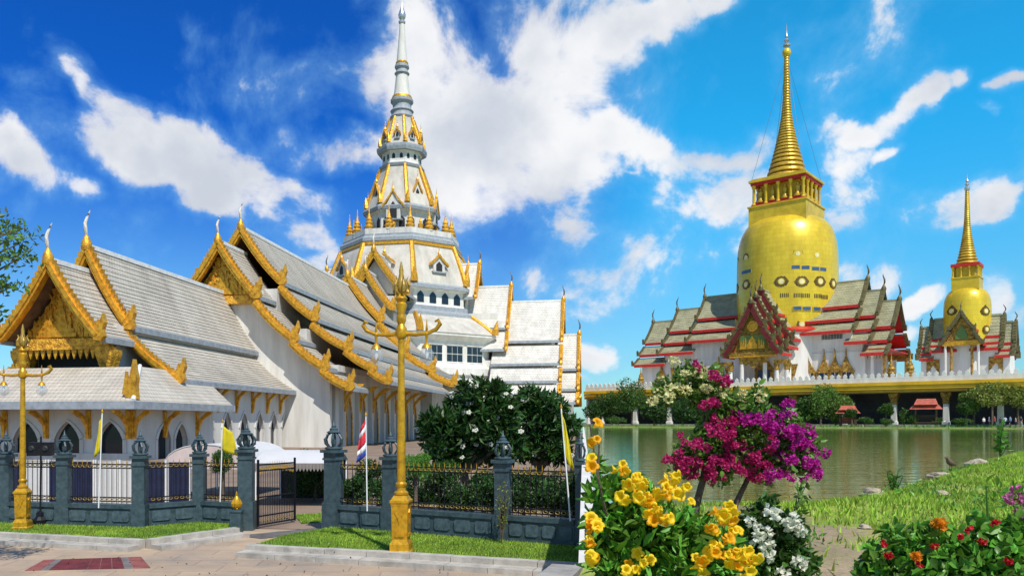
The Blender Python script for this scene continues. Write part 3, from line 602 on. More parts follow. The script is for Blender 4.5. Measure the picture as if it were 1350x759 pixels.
for k in range(8):
    Tf = face_T(k, 88 * S)
    for x in (-4.2, -1.4, 1.4, 4.2):
        if k % 2 == 0 and abs(x) > 9: continue
        mb = MB(); mb.prism([(x - .75, ZT(411)), (x + .75, ZT(411)), (x + .75, ZT(402)), (x + .4, ZT(399)), (x, ZT(397)), (x - .4, ZT(399)), (x - .75, ZT(402))], Tf, -.06, .1); mb.build('window', glass_d, tw)
    Tf = face_T(k, 122 * S)
    for x in (-4.6, 0, 4.6):
        mb = MB()
        for q in (-1, 0, 1):
            for (z0, z1) in ((484, 475.5), (474.5, 466)): mb.tbox(Tf, x + q * 1.2 - .55, x + q * 1.2 + .55, -.05, .1, ZT(z0), ZT(z1))
        w_ = mb.build('window', glass_d, tw)
        mb = MB(); mb.tbox(Tf, x - 1.95, x + 1.95, -.16, .02, ZT(486.5), ZT(485)); mb.tbox(Tf, x - 1.95, x + 1.95, -.16, .02, ZT(465), ZT(464)); mb.build('frame', white_m, w_)
    Tf = face_T(k, 41 * S)
    for x in (-1.6, 1.6):
        mb = MB(); mb.prism([(x - .6, ZT(314)), (x + .6, ZT(314)), (x + .6, ZT(299)), (x, ZT(295)), (x - .6, ZT(299))], Tf, -.06, .1); mb.build('window', dark_i, tw)
    Tf = face_T(k, 24 * S)
    for x in (-.8, .8):
        mb = MB(); mb.prism([(x - .3, ZT(216)), (x + .3, ZT(216)), (x + .3, ZT(211)), (x, ZT(209)), (x - .3, ZT(211))], Tf, -.05, .1); mb.build('window', dark_i, tw)
    # dormers
    for (rr, y0, y1, w_, nm) in ((92, 372, 352, 1.7, 'dormer'), (40, 272, 248, .9, 'dormer'), (23, 190, 178, .6, 'dormer')):
        if rr == 40 and k % 2 == 0: w_, y0, y1 = 1.9, 300, 264
        slope_r = {92: 84, 40: 34, 23: 21}[rr]
        if rr == 40 and k % 2 == 0: slope_r = 42
        Td = face_T(k, slope_r * S + .7); z0, z1 = ZT(y0), ZT(y1); hgt = z1 - z0
        mb = MB(); mb.prism([(-w_ * .75, z0), (w_ * .75, z0), (w_ * .75, z0 + hgt * .5), (0, z1 - .3), (-w_ * .75, z0 + hgt * .5)], Td, 0, 2.6); d = mb.build(nm, white_m, tw)
        for s in (-1, 1):
            c = curve(0, z1, w_ * 1.25, z0 + hgt * .42, 7)
            mb = MB(); mb.strip([(s * a, z + .2 + (.12 if i % 2 else 0)) for i, (a, z) in enumerate(c)], [(s * a, z - .25) for a, z in c], Td, -.3, .3); mb.build('dormer_board', gold, d)
        mb = MB(); mb.prism([(-w_ * .4, z0 + .1), (w_ * .4, z0 + .1), (w_ * .4, z0 + hgt * .42), (0, z0 + hgt * .62), (-w_ * .4, z0 + hgt * .42)], Td, -.08, .05); mb.build('dormer_window', dark_i, d)
        mb = MB(); mb.tbox(Td, -w_ * .95, w_ * .95, -.35, 1.2, z0 - .25, z0); mb.build('dormer_sill', grey_t, d)
        mb = MB(); mb.lathe([(.22, z1), (.3, z1 + .3), (.1, z1 + .8), (.02, z1 + 2.0)], 6, Td(0, 0, 0)[:2]); mb.build('dormer_finial', gold, d)
# little spires round the balcony
for k in range(8):
    for t in (-.5, 0.0):
        a = (k + .5 + t) * math.pi / 4; rr = 66 * S * (1 if t else 1.04)
        x, y = rr * math.sin(a), -rr * math.cos(a); mb = MB(); mb.lathe([(.85, ZT(325)), (.85, ZT(319)), (1.0, ZT(318)), (.6, ZT(316))], 8, (x, y)); b_ = mb.build('spire_pedestal', white_m, tw)
        mb = MB(); mb.lathe([(.7, ZT(316)), (.95, ZT(313)), (.6, ZT(311)), (.78, ZT(308)), (.45, ZT(306)), (.58, ZT(304)), (.3, ZT(301)), (.16, ZT(296)), (.03, ZT(286))], 10, (x, y)); mb.build('small_spire', gold_lo, b_, 40)
for k in range(0, 8, 1):      # standing gilded figures in the lantern bays, plain and small
    Tf = face_T(k, 46 * S); mb = MB(); mb.lathe([(.5, ZT(318)), (.42, ZT(313)), (.5, ZT(308)), (.55, ZT(305)), (.22, ZT(303.5)), (.3, ZT(302)), (.24, ZT(300.5)), (.06, ZT(297))], 10, Tf(0, 0, 0)[:2]); mb.build('gilded_figure', gold_lo, tw, 40)
# ---------------------------------------------------------------- wings
def wing(sx, label):
    w_ = thing('temple_wing', label, 'temple', W(sx * 12, TBB), TH)
    Tl = lambda xe: (lambda a, b, z: (sx * (xe - 12 - b), a, z))
    kw = dict(bw=.8, hh=1.3, chofa=2.6, crest=.2, ridge=ridge_m, horn=wire_m)
    gable_roof(w_, Tl(16.1), 0, 6, [(0, 34.7, 5.6, 27.2)], tile_x, **kw)
    gable_roof(w_, Tl(22.5), 0, 9, [(0, 30.0, 6.5, 21.0), (6.3, 20.3, 9.2, 16.6)], tile_x, **kw)
    gable_roof(w_, Tl(32.9), 0, 13, [(0, 26.8, 7.0, 18.3), (6.8, 17.4, 10.6, 13.7), (10.3, 12.9, 13.1, 10.3), (12.9, 9.6, 15.6, 7.8)], tile_x, **kw)
    gable_roof(w_, Tl(36.0), 0, 4, [(0, 20.0, 5.2, 13.0), (5.0, 12.2, 8.4, 9.0), (8.2, 8.3, 11, 6.4)], tile_x, **kw)
    for (x0, x1, aw, z0, z1) in ((0, 19.8, 12.6, 0, 10.0), (0, 19.6, 8.5, 10, 14.5), (0, 19, 5, 14.5, 20), (0, 22.8, 8.0, 0, 7.0), (0, 8.5, 5.0, 20, 24), (0, 2.2, 4, 24, 29)):
        mb = MB(); mb.tbox(ident, min(sx * x0, sx * x1), max(sx * x0, sx * x1), -aw, aw, z0, z1); mb.build('wall', white_w, w_)
    for x in (2, 6, 10, 14, 18):
        mb = MB(); mb.tbox(ident, sx * x - .5, sx * x + .5, -13.1, -12.6, 0, 8); mb.build('pilaster', white_m, w_)
    for x in (4, 8, 12, 16):
        mb = MB(); mb.prism([(sx * x - .8, 1), (sx * x + .8, 1), (sx * x + .8, 4.4), (sx * x, 6), (sx * x - .8, 4.4)], ident, -12.75, -12.5); mb.build('window', glass_d, w_)
wing(1, 'side wing with bright white stepped roofs beside the octagonal tower'); wing(-1, 'far side wing mostly hidden behind the main hall roof')
# ================================================================== IRON FENCE on granite plinth
def bar_mesh():
    mb = MB(); mb.tube([(0, 0, 0), (0, 0, .93)], .0085, 5, 0); mb.lathe([(.006, .93), (.019, .955), (.009, .985), (.013, 1.0), (.002, 1.10)], 6, mi=1); return mb.mesh('bar', [iron, gold_l])
BAR = bar_mesh()
def ring_mesh():
    pts = [(.05 * math.cos(t * math.pi / 6), 0, .032 * math.sin(t * math.pi / 6)) for t in range(13)]
    mb = MB(); mb.tube(pts, .008, 5); return mb.mesh('scroll_ring', gold_dk2)
gold_dk2 = M('old_gold', (.42, .27, .05), .45, .3, .3, 9, .1)
RING = ring_mesh()
def finial_mesh():
    parts = {}
    mb = MB(); mb.lathe([(.12, 0), (.16, .02), (.16, .05), (.10, .07)], 16); mb.lathe([(.035, .07), (.05, .16), (.035, .28), (.02, .34)], 10)
    for k in range(6):
        a = k * math.pi / 3; c, s = math.cos(a), math.sin(a)
        mb.tube([(.09 * c, .09 * s, .06), (.15 * c, .15 * s, .13), (.165 * c, .165 * s, .22), (.12 * c, .12 * s, .31), (.05 * c, .05 * s, .36)], [.02, .026, .026, .022, .02], 6)
    mb.lathe([(.10, .335), (.13, .36), (.07, .40), (.075, .43), (.04, .46), (.045, .49), (.02, .52), (.006, .62)], 12)
    return mb.mesh('finial', granite, 40)
FIN = finial_mesh()
def post(root, loc, rz, w, zt, zf, z0=0.0):
    mb = MB(); h = w / 2
    mb.box(-h, h, -h, h, z0, .68 + (zt - 1.88) * .3); mb.box(-h * .82, h * .82, -h * .82, h * .82, .68, zt - .25)
    mb.box(-h * .95, h * .95, -h * .95, h * .95, zt - .25, zt - .2); mb.box(-h * .85, h * .85, -h * .85, h * .85, zt - .2, zt - .07); mb.box(-h * 1.15, h * 1.15, -h * 1.15, h * 1.15, zt - .07, zt)
    o = mb.build('post', granite, root); o.location = loc; o.rotation_euler.z = rz
    f = put('finial', FIN, o, (0, 0, zt), 0, (1.0 * w / .3, 1.0 * w / .3, (zf - zt) / .62)); return o
def run(root, base, A, B, wA, wB, npan):
    d = (B - A); L_ = d.length; d = d.normalized(); rz = math.atan2(d.y, d.x); o0 = A - base
    def seg(mb, s0, s1, t0, t1, z0, z1): mb.box(s0, s1, t0, t1, z0, z1)
    def place(mb, nm, mat, sm=None):
        o = mb.build(nm, mat, root, sm); o.location = (o0.x, o0.y, 0); o.rotation_euler.z = rz; return o
    s0, s1 = wA / 2 - .01, L_ - wB / 2 + .01
    mb = MB(); seg(mb, s0, s1, -.11, .11, 0, .58); seg(mb, s0, s1, -.15, .15, .58, .68); seg(mb, s0, s1, -.14, .14, 0, .2); pw = place(mb, 'plinth_wall', granite)
    for i in range(npan):
        c0 = s0 + (s1 - s0) * (i + .12) / npan; c1 = s0 + (s1 - s0) * (i + .88) / npan; mb = MB()
        ch = .035; poly = [(c0 + ch, .26), (c1 - ch, .26), (c1, .26 + ch), (c1, .52 - ch), (c1 - ch, .52), (c0 + ch, .52), (c0, .52 - ch), (c0, .26 + ch)]
        mb.prism(poly, ident, -.135, -.1); mb.build('plinth_panel', granite_l, pw)
    for z in (.74, .84, 1.56, 1.66): mb = MB(); seg(mb, s0, s1, -.012, .012, z - .012, z + .012); place(mb, 'rail', iron)
    n = max(3, int((s1 - s0) / .135))
    for i in range(n):
        s = s0 + (s1 - s0) * (i + .5) / n; p = o0 + d * s; put('bar', BAR, root, (p.x, p.y, .69), rz, (1, 1, 1.0 if i % 2 else .985))
        q = o0 + d * (s0 + (s1 - s0) * (i + 1.0) / n)
        if i < n - 1:
            put('scroll_ring', RING, root, (q.x, q.y, 1.61), rz); put('scroll_ring', RING, root, (q.x, q.y, .79), rz)
fl = thing('iron_fence', 'black iron fence with gold spear tips on granite plinth, in front of the low hall', 'fence', (PL_[3].x, PL_[3].y, 0))
base = Vector((PL_[3].x, PL_[3].y, 0)); pts = [Vector((p.x, p.y, 0)) for p in PL_]
pts.insert(0, pts[1] + (pts[0] - pts[1]).normalized() * 0.01 + (pts[0] - pts[1]))
wd = [.36] * 6 + [.44]
pts = pts[1:]; wd = wd[1:]
for i, p in enumerate(pts):
    q = p - base; rz = 0; gate = i == len(pts) - 1
    post(fl, (q.x, q.y, 0), rz, .42 if gate else .35, 2.02 if gate else 1.88, 2.68 if gate else 2.5)
for i in range(len(pts) - 1): run(fl, base, pts[i], pts[i + 1], .35, .42 if i == len(pts) - 2 else .35, (4, 3, 3, 2, 2)[i])
fr = thing('iron_fence', 'black iron fence with gold spear tips beside the frangipani trees and tall lamp', 'fence', (PR_[0].x, PR_[0].y, 0))
base = Vector((PR_[0].x, PR_[0].y, 0)); pts2 = [Vector((p.x, p.y, 0)) for p in PR_]; rzR = math.atan2(pts2[-1].y - pts2[0].y, pts2[-1].x - pts2[0].x)
for i, p in enumerate(pts2):
    q = p - base; post(fr, (q.x, q.y, 0), rzR, .42 if i == 0 else .35 if i < 3 else .2, 2.02 if i == 0 else 1.88, 2.76 if i == 0 else 2.52)
for i in range(3): run(fr, base, pts2[i], pts2[i + 1], .42 if i == 0 else .35, .35 if i < 2 else .2, (2, 5, 4)[i])
# open gate leaf
ga = pts[-1] + Vector((.25, .1, 0)); gt = thing('iron_gate', 'open black iron gate leaf hinged on the tall granite post', 'gate', ga, R(62))
mb = MB()
for x in (0.0, 1.45): mb.box(x, x + .05, -.02, .02, .06, 1.75)
for z in (.08, .3, .78, 1.45, 1.6): mb.box(.05, 1.45, -.015, .015, z, z + .035)
mb.build('gate_frame', iron, gt)
for i in range(20):
    x = .10 + i * .068; put('bar', BAR, gt, (x, 0, .1), 0, (1, 1, 1.35 + .12 * math.sin(math.pi * i / 19)))
    if i % 2 == 0 and i < 19: put('scroll_ring', RING, gt, (x + .056, 0, .2), 0); put('scroll_ring', RING, gt, (x + .056, 0, 1.53), 0)
gl2 = pts2[0] + Vector((-.25, .1, 0))
# gold lotus buds before the gate posts
for (px, py, lab) in ((312, 702, 'gold lotus-bud ornament at the gate post beside the open gate leaf'), (433, 700, 'gold lotus-bud ornament at the gate post near the striped flag')):
    g = G(px, py); t = thing('lotus_bud_bollard', lab, 'bollard', (g.x, g.y, 0), group='gold buds flanking the gate')
    mb = MB(); mb.box(-.13, .13, -.13, .13, 0, .52); mb.box(-.15, .15, -.15, .15, .52, .57); mb.build('pedestal', granite, t)
    mb = MB(); mb.lathe([(.05, .57), (.085, .59), (.055, .62), (.095, .67), (.10, .74), (.07, .84), (.035, .90), (.04, .92), (.006, 1.02)], 14); b_ = mb.build('bud', gold_l, t, 40)
    for k in range(8):
        a = k * math.pi / 4; c, s = math.cos(a), math.sin(a); mb = MB(); mb.tube([(.085 * c, .085 * s, .64), (.11 * c, .11 * s, .72), (.085 * c, .085 * s, .82)], [.03, .032, .004], 5); mb.build('bud_petal', gold_l, b_)
# ================================================================== golden street lamps
glass = bpy.data.materials.new('lamp_glass'); glass.use_nodes = True
gb = glass.node_tree.nodes['Principled BSDF']; gb.inputs['Base Color'].default_value = (.5, .55, .58, 1); gb.inputs['Roughness'].default_value = .06; gb.inputs['Alpha'].default_value = .28
def lamp(loc, s, rz, label):
    t = thing('street_lamp', label, 'street lamp', loc, rz, group='golden street lamps'); t.scale = (s, s, s)
    mb = MB(); q = math.pi / 4; r2 = 2 ** .5
    mb.lathe([(r * r2, z) for r, z in ((.225, 0), (.225, .05), (.20, .08), (.20, .2), (.175, .25), (.16, .29))], 4, rot=q)
    mb.build('plinth', gold_l, t)
    mb = MB(); mb.lathe([(r * r2, z) for r, z in ((.155, .29), (.165, .5), (.172, .95), (.18, 1.02), (.20, 1.06), (.20, 1.1), (.17, 1.13), (.13, 1.2))], 4, rot=q); pd = mb.build('pedestal', gold_l, t)
    for k in range(4):
        a = k * math.pi / 2; c, s_ = math.cos(a), math.sin(a); Tp = lambda u, b, z: (-(.168 - b) * s_ + u * c, -(.168 - b) * c * 1 - u * s_ * 1, z)
        mb = MB(); mb.prism([(-.10, .36), (.10, .36), (.10, .42), (-.10, .42)], Tp, -.02, .03); mb.build('carved_bar', gold_l, pd)
        mb = MB(); mb.prism([(0, .62), (.035, .74), (.10, .86), (.05, .85), (0, .92), (-.05, .85), (-.10, .86), (-.035, .74)], Tp, -.022, .03); mb.build('carved_panel', gold_l, pd)
    mb = MB(); mb.lathe([(.12, 1.18), (.15, 1.22), (.15, 1.26), (.10, 1.30), (.095, 1.36), (.12, 1.4), (.12, 1.44), (.088, 1.48), (.094, 1.6), (.078, 3.0), (.064, 4.5)], 14); mb.build('pole', gold_l, t, 35)
    mb = MB(); mb.lathe([(.08, 4.45), (.12, 4.5), (.12, 4.66), (.09, 4.7), (.07, 4.75), (.10, 4.82), (.10, 4.9), (.075, 4.95), (.11, 5.1), (.12, 5.16), (.085, 5.2), (.13, 5.28), (.09, 5.34), (.05, 5.4)], 14); mb.build('capital', gold_l, t, 40)
    # crowning ornament: a tapering stack of petals
    mb = MB(); mb.lathe([(.05, 5.36), (.10, 5.45), (.12, 5.55), (.07, 5.68), (.045, 5.8), (.05, 5.86), (.012, 6.05)], 12); fn = mb.build('finial', gold_dk2, t, 40)
    for k in range(6):
        a = k * math.pi / 3; c, s_ = math.cos(a), math.sin(a); mb = MB(); mb.tube([(.06 * c, .06 * s_, 5.36), (.15 * c, .15 * s_, 5.42), (.17 * c, .17 * s_, 5.55), (.12 * c, .12 * s_, 5.66), (.15 * c, .15 * s_, 5.74)], [.02, .035, .03, .018, .003], 5); mb.build('finial_petal', gold_dk2, fn)
    for sx in (-1, 1):
        mb = MB(); mb.tube([(sx * .05, 0, 4.56), (sx * .3, 0, 4.53), (sx * .55, 0, 4.55), (sx * .74, 0, 4.63), (sx * .82, 0, 4.74), (sx * .78, 0, 4.82), (sx * .71, 0, 4.79)], [.05, .042, .04, .045, .05, .042, .02], 8)
        mb.lathe([(.012, 4.58), (.03, 4.62), (.018, 4.7), (.006, 4.84)], 8, (sx * .54, 0)); mb.lathe([(.03, 4.58), (.05, 4.55), (.03, 4.5), (.02, 4.36), (.05, 4.34), (.09, 4.29), (.105, 4.24)], 10, (sx * .54, 0))
        ar = mb.build('arm', gold_l, t, 45)
        mb = MB(); mb.lathe([(.10, 4.24), (.15, 4.14), (.16, 4.06), (.12, 3.97), (.05, 3.93), (.015, 3.90)], 16, (sx * .54, 0), cap=False); mb.build('glass_globe', glass, ar, 60)
        mb = MB(); mb.lathe([(.03, 4.24), (.045, 4.1), (.02, 4.02)], 8, (sx * .54, 0)); mb.build('bulb', white_p, ar, 60)
    return t
g = G(529, 728, .15); lamp((g.x, g.y, .145), .94, R(-10), 'tall golden twin-arm street lamp standing on the lawn before the frangipani trees')
g = G(30, 696, .15); lamp((g.x, g.y, .145), .81, R(5), 'smaller golden twin-arm street lamp in front of the low hall gable')
# ================================================================== flags on white poles
def flag(px, py0, D, ytop, mats, label, drop, w, lean=0.0, side=1, stripes=None, n=7):
    b = P(px, py0, D); b.z = max(.135, b.z); top = H - (ytop - YH) / F * D; h = top - b.z
    t = thing('flag', label, 'flag', (b.x, b.y, b.z), 0, group='flags along the fence'); q = Vector((lean, 0, h))
    mb = MB(); mb.tube([(0, 0, -.02), q], [.018, .014], 8); mb.build('pole', white_p, t, 60)
    mb = MB(); mb.lathe([(.02, h), (.03, h + .03), (.012, h + .06), (.002, h + .12)], 8, (lean, 0)); mb.build('pole_tip', gold_l, t, 60)
    rows = 9; st = stripes or [1.0]
    def pt(u, v):       # u across (0 at the pole), v down: cloth hanging in folds
        x = lean + side * (w * u * (.55 + .45 * v) + .01) - lean * v * drop / h; z = h - .05 - drop * (v * .9 + .25 * u ** .7 * (1 - v * .2)); y = .05 * math.sin(u * 8 + v * 2) * u
        return (x, y - .02, z)
    acc = 0
    for si, fr_ in enumerate(st):
        u0, u1 = acc, acc + fr_; acc = u1; mb = MB(); vs = []; m = max(2, int(n * fr_) + 1)
        for i in range(m + 1):
            for j in range(rows): vs.append(pt(j / (rows - 1), u0 + (u1 - u0) * i / m))
        fs = [(i * rows + j, i * rows + j + 1, (i + 1) * rows + j + 1, (i + 1) * rows + j) for i in range(m) for j in range(rows - 1)]
        mb.add(vs, fs); o = mb.build('cloth' if len(st) == 1 else 'cloth_stripe', mats[si], t, 80)
        md = o.modifiers.new('thick', 'SOLIDIFY'); md.thickness = .004
    return t
flag(130, 668, 19.6, 544, [flag_y], 'limp yellow flag on a white pole before the arcade arches', .95, .14, .09, -1)
flag(290, 664, 20.2, 557, [flag_y], 'yellow flag fluttering on a white pole beside the tall gate post', .72, .42, .07, 1)
flag(484, 672, 18.6, 548, [flag_b, flag_w, flag_r, flag_w, flag_r][::-1], 'red white and blue striped flag on a white pole near the tall lamp', .95, .22, -.03, -1, [.16, .16, .34, .17, .17])
flag(752, 685, 16.35, 538, [flag_y], 'limp yellow flag on a leaning white pole before the frangipani trees', 1.12, .16, -.19, 1)
# ================================================================== loudspeakers on a stand behind the lamp
g = G(53, 690, .15); sp_ = thing('speaker_stand', 'pair of black loudspeakers on a black pole before the arcade', 'loudspeaker', (g.x, g.y, .135))
mb = MB(); mb.tube([(0, 0, 0), (0.02, 0, 2.2)], .022, 8); mb.lathe([(.17, 0), (.17, .12), (.10, .2), (.09, .3), (.03, .34)], 10); mb.build('stand', iron, sp_)
for s in (-1, 1):
    mb = MB(); mb.box(s * .17 - .12, s * .17 + .12, -.1, .14, 1.72, 2.06); k = mb.build('speaker', iron, sp_); mb = MB(); mb.lathe([(.08, 0), (.05, .03)], 14); c = mb.build('speaker_cone', dark_i, k); c.location = (s * .17, -.105, 1.9); c.rotation_euler = (R(90), 0, 0)
# ================================================================== marquee tents in the courtyard
def tent_barrel(px0, px1, ytop, yeave, D, depth, label):
    a, b = P(px0, yeave, D), P(px1, yeave, D); w = (b.x - a.x) / 2; c = (a + b) / 2; ze = a.z; zt = P(0, ytop, D).z
    t = thing('marquee_tent', label, 'tent', (c.x, c.y, 0), R(-8)); n = 12
    arc = [(-w * math.cos(math.pi * i / n), ze + (zt - ze) * math.sin(math.pi * i / n) ** .8) for i in range(n + 1)]
    mb = MB(); mb.strip([(x * 1.0, z + .03) for x, z in arc], arc, ident, 0, depth); mb.build('canopy', white_c, t, 50)
    mb = MB(); mb.prism(arc, ident, .02, .06); mb.build('end_panel', tent_pink, t)
    for x in (-w, w):
        for y in (.1, depth - .1):
            mb = MB(); mb.tube([(x, y, 0), (x, y, ze + .05)], .035, 8); mb.build('leg', white_p, t)
    return t
tent_pink = M('tent_end', (.62, .50, .46), .7, 0, .15, 1, .1)
tent_barrel(212, 326, 586, 618, 27.5, 4.5, 'white barrel-roof tent with pinkish arched end behind the fence')
def tent_flat(px0, px1, D):
    a, b = P(px0, 611, D), P(px1, 611, D); w = (b.x - a.x); c = a; t = thing('marquee_tent', 'white tent with scalloped valance standing behind the open gateway', 'tent', (c.x, c.y, 0), R(-3))
    ze = a.z; zt = P(0, 596, D).z
    prof = [(0, ze), (.6, ze + .2), (1.5, zt), (2.6, ze + .2), (3.2, ze)]
    mb = MB(); T_ = lambda u, x, z: (x, u, z); mb.strip([(u, z + .03) for u, z in prof], prof, T_, 0, w); mb.build('canopy', white_c, t, 60)
    n = 22
    for i in range(n):
        x0, x1 = w * i / n + .004, w * (i + 1) / n - .004; mb = MB(); mb.prism([(x0, ze + .02), (x0, ze - .14), ((x0 + x1) / 2, ze - .24), (x1, ze - .14), (x1, ze + .02)], ident, -.015, 0); mb.build('valance_scallop', tent_grey, t)
    mb = MB(); vs = []
    for k in range(25):
        for z in (.02, ze): vs.append((w * k / 24, 3.12 + .04 * math.sin(k * 1.7), z))
    mb.add(vs, [(2 * k, 2 * k + 2, 2 * k + 3, 2 * k + 1) for k in range(24)]); mb.build('shade_backing', M('tent_shade', (.02, .025, .03), .8), t, 80)  # dark sheet added so the inside of the tent looks shadowed
    for x in (.05, w - .05):
        for y in (.05, 3.1):
            mb = MB(); mb.tube([(x, y, 0), (x, y, ze)], .03, 8); mb.build('leg', white_p, t)
tent_grey = M('tent_valance', (.24, .21, .19), .7, 0, .15, 2, .1)
tent_flat(334, 436, 25)
gl = [G(398, 690, .02), G(437, 686, .02), G(437, 676, .02), G(388, 679, .02)]
sheet('lawn_soil', gl, lawn_g, .03, .02); blades('lawn_grass', 'small patch of grass just inside the open gateway', [(p.x, p.y) for p in gl], lambda x, y: .03, 2500, .05, .01, grass_m)
slate = M('slate_paving', (.13, .12, .115), .7, 0, .3, 2, .2, 20); tq = [G(312, 706), G(345, 710), G(436, 699), G(437, 694), G(345, 703)]
o = sheet('threshold_slab', tq, slate, .016, .012, 'structure')
# navy cloth screens with white posts set up behind the left fence run
navy = M('navy_cloth', (.012, .016, .05), .7, 0, .3, 3, .3, 6)
SA, SB = P(-30, 0, 23.0), P(252, 0, 22.4); SA.z = SB.z = 0; dv = (SB - SA); sl = dv.length; rzs = math.atan2(dv.y, dv.x)
n = 9
for i in range(n):
    p = SA + dv * (i / n); white = i in (2, 5, 6); wdt = sl / n
    t = thing('cloth_screen', ('white' if white else 'navy blue') + ' cloth screen on a white frame behind the fence', 'screen', (p.x, p.y, .012), rzs, group=('white' if white else 'navy') + ' screens in the courtyard')
    for x in (.02, wdt - .05): mb = MB(); mb.box(x, x + .035, -.02, .02, 0, 1.62); mb.build('post', white_p, t)
    m = 14; mb = MB(); vs = []
    for k in range(m + 1):
        x = .06 + (wdt - .12) * k / m
        for z in (.06, 1.56): vs.append((x, .025 * math.sin(k * 1.9), z))
    mb.add(vs, [(2 * k, 2 * k + 2, 2 * k + 3, 2 * k + 1) for k in range(m)]); mb.build('cloth', white_c if white else navy, t, 80)
# ================================================================== trees and shrubs in the courtyard
def frangipani(loc, blobs, n, nf, label):
    t = thing('frangipani_tree', label, 'tree', loc, group='frangipani trees behind the fence'); mb = MB()
    mb.tube([(0, 0, -.05), (.05, 0, .6), (0, .05, 1.1)], [.18, .15, .13], 8)
    for (q, s_) in blobs:
        mb.tube([(0, .05, 1.05), (q[0] * .55, q[1] * .5, 1.2 + (q[2] - 1.2) * .45), (q[0], q[1], q[2])], [.1, .07, .03], 6)
    mb.build('trunk', bark, t, 60)
    # rosettes of long leaves
    c = blob_points(blobs, n, .6); P_ = np.repeat(c, 13, 0); V, f = leaf_arrays(P_, .33, .3, True, .25); o = bpy.data.meshes.new('crown'); o.from_pydata(V.tolist(), [], f); o.materials.append(leaf_d); o.update()
    cr = bpy.data.objects.new('crown', o); COL.objects.link(cr); cr.parent = t; cr['kind'] = 'stuff'
    mb = MB()
    for k in range(5):
        a = k * 2 * math.pi / 5; mb.lathe([(.001, 0), (.022, .012), (.026, .03), (.001, .045)], 5, (.035 * math.cos(a), .035 * math.sin(a)))
    fm = mb.mesh('flower', petal_w)
    pf = blob_points(blobs, nf * 4, .93); pf = [p for p in pf if p[1] < .4][:nf]
    for p in pf:
        for e in range(random.choice((1, 2, 3))): put('flower', fm, t, Vector(p) + Vector((random.gauss(0, .07), random.gauss(0, .07), random.gauss(0, .05))), rot=(random.uniform(.3, 1.4), 0, random.uniform(-.8, .8)), scale=1.5)
def fb(D, x0, specs):      # crown lobes given as pixel column, row, half size in pixels
    out = []
    for (px, py, r) in specs:
        p = P(px, py, D); out.append((np.array([p.x - x0, random.uniform(-.5, .5), p.z]), np.array([r, r, r * .85]) / F * D))
    return out
D = 26; x0 = (612 - CX) / F * D
frangipani((x0, D, 0), fb(D, x0, [(590, 570, 28), (575, 560, 22), (610, 535, 30), (640, 525, 28), (632, 560, 34), (655, 545, 24), (600, 590, 26), (640, 590, 30), (665, 580, 24), (575, 595, 18), (622, 515, 16), (565, 575, 14)]), 420, 42, 'broad dark-leaved frangipani with white blossoms beside the tall lamp')
D = 27.5; x0 = (712 - CX) / F * D
frangipani((x0, D, 0), fb(D, x0, [(690, 560, 26), (705, 535, 24), (725, 540, 22), (740, 565, 18), (715, 575, 26), (690, 590, 22), (735, 592, 20), (700, 522, 13), (748, 560, 9)]), 300, 16, 'smaller frangipani with few blossoms beside the leaning yellow flag')
D = 22; g = P(548, 600, D); tree('clipped_shrub', 'rounded bright green shrub behind the fence by the tall lamp', (g.x, D, 0), 1.85, (.44, .44, .36), 5200, .05, leaf_b, cat='shrub', trunk=.06, k=16, cz=1.48, blob=.5)
D = 23; g = P(294, 605, D); tree('ball_topiary', 'ball-clipped dark shrub between the tent and the gate post', (g.x, D, 0), 1.9, (.36, .36, .36), 5200, .05, leaf_m, cat='shrub', trunk=.06, k=18, cz=1.55, blob=.5)
for (px, D, h, r, lab) in ((415, 26.8, 1.9, .9, 'low dark bush in the courtyard beyond the open gateway'), (610, 23, 1.5, .85, 'dark bush behind the fence left of the second granite post'), (690, 22, 1.4, .8, 'dark bush behind the fence right of the thin sapling'), (758, 20.5, 1.4, .5, 'dark bush at the end of the fence by the pond wall'), (550, 24.5, 1.3, .8, 'dark bush under the rounded bright green shrub'), (490, 26, 1.5, .8, 'dark bush before the nave pilasters'), (580, 23.5, 1.5, .8, 'low leafy bush behind the fence below the frangipani blossoms'), (655, 22.5, 1.35, .8, 'low leafy bush behind the granite post'), (730, 21.5, 1.3, .8, 'low leafy bush behind the fence below the smaller frangipani'), (470, 24, 1.1, .6, 'low leafy bush behind the striped flag'), (510, 23, 1.15, .6, 'low leafy bush behind the tall lamp pole')):
    X = (px - CX) / F * D; tree('courtyard_bush', lab, (X, D, 0), h, (r, r * .8, h * .48), 3000, .11, leaf_d if px != 580 else leaf_m, cat='bush', trunk=.05, k=12, cz=h * .52, group='bushes behind the fence')
g = G(661, 715, .15); t = thing('young_shrub', 'thin sapling with sparse leaves on the lawn by a granite post', 'shrub', (g.x, g.y, .135)); mb = MB(); LP = []
for i in range(16):
    a = random.uniform(0, 6.28); h = random.uniform(.7, 1.35); r = random.uniform(.05, .2); tip = Vector((r * math.cos(a), r * math.sin(a), h)); mb.tube([(0, 0, -.02), tip * .5 + Vector((0, 0, .05)), tip], [.012, .008, .003], 5)
    for k in range(26): LP.append(tip * random.uniform(.35, 1.0) + Vector((random.gauss(0, .03), random.gauss(0, .03), 0)))
mb.build('stems', bark, t); leaf_object('leaves', LP, .05, leaf_y, t, .5)
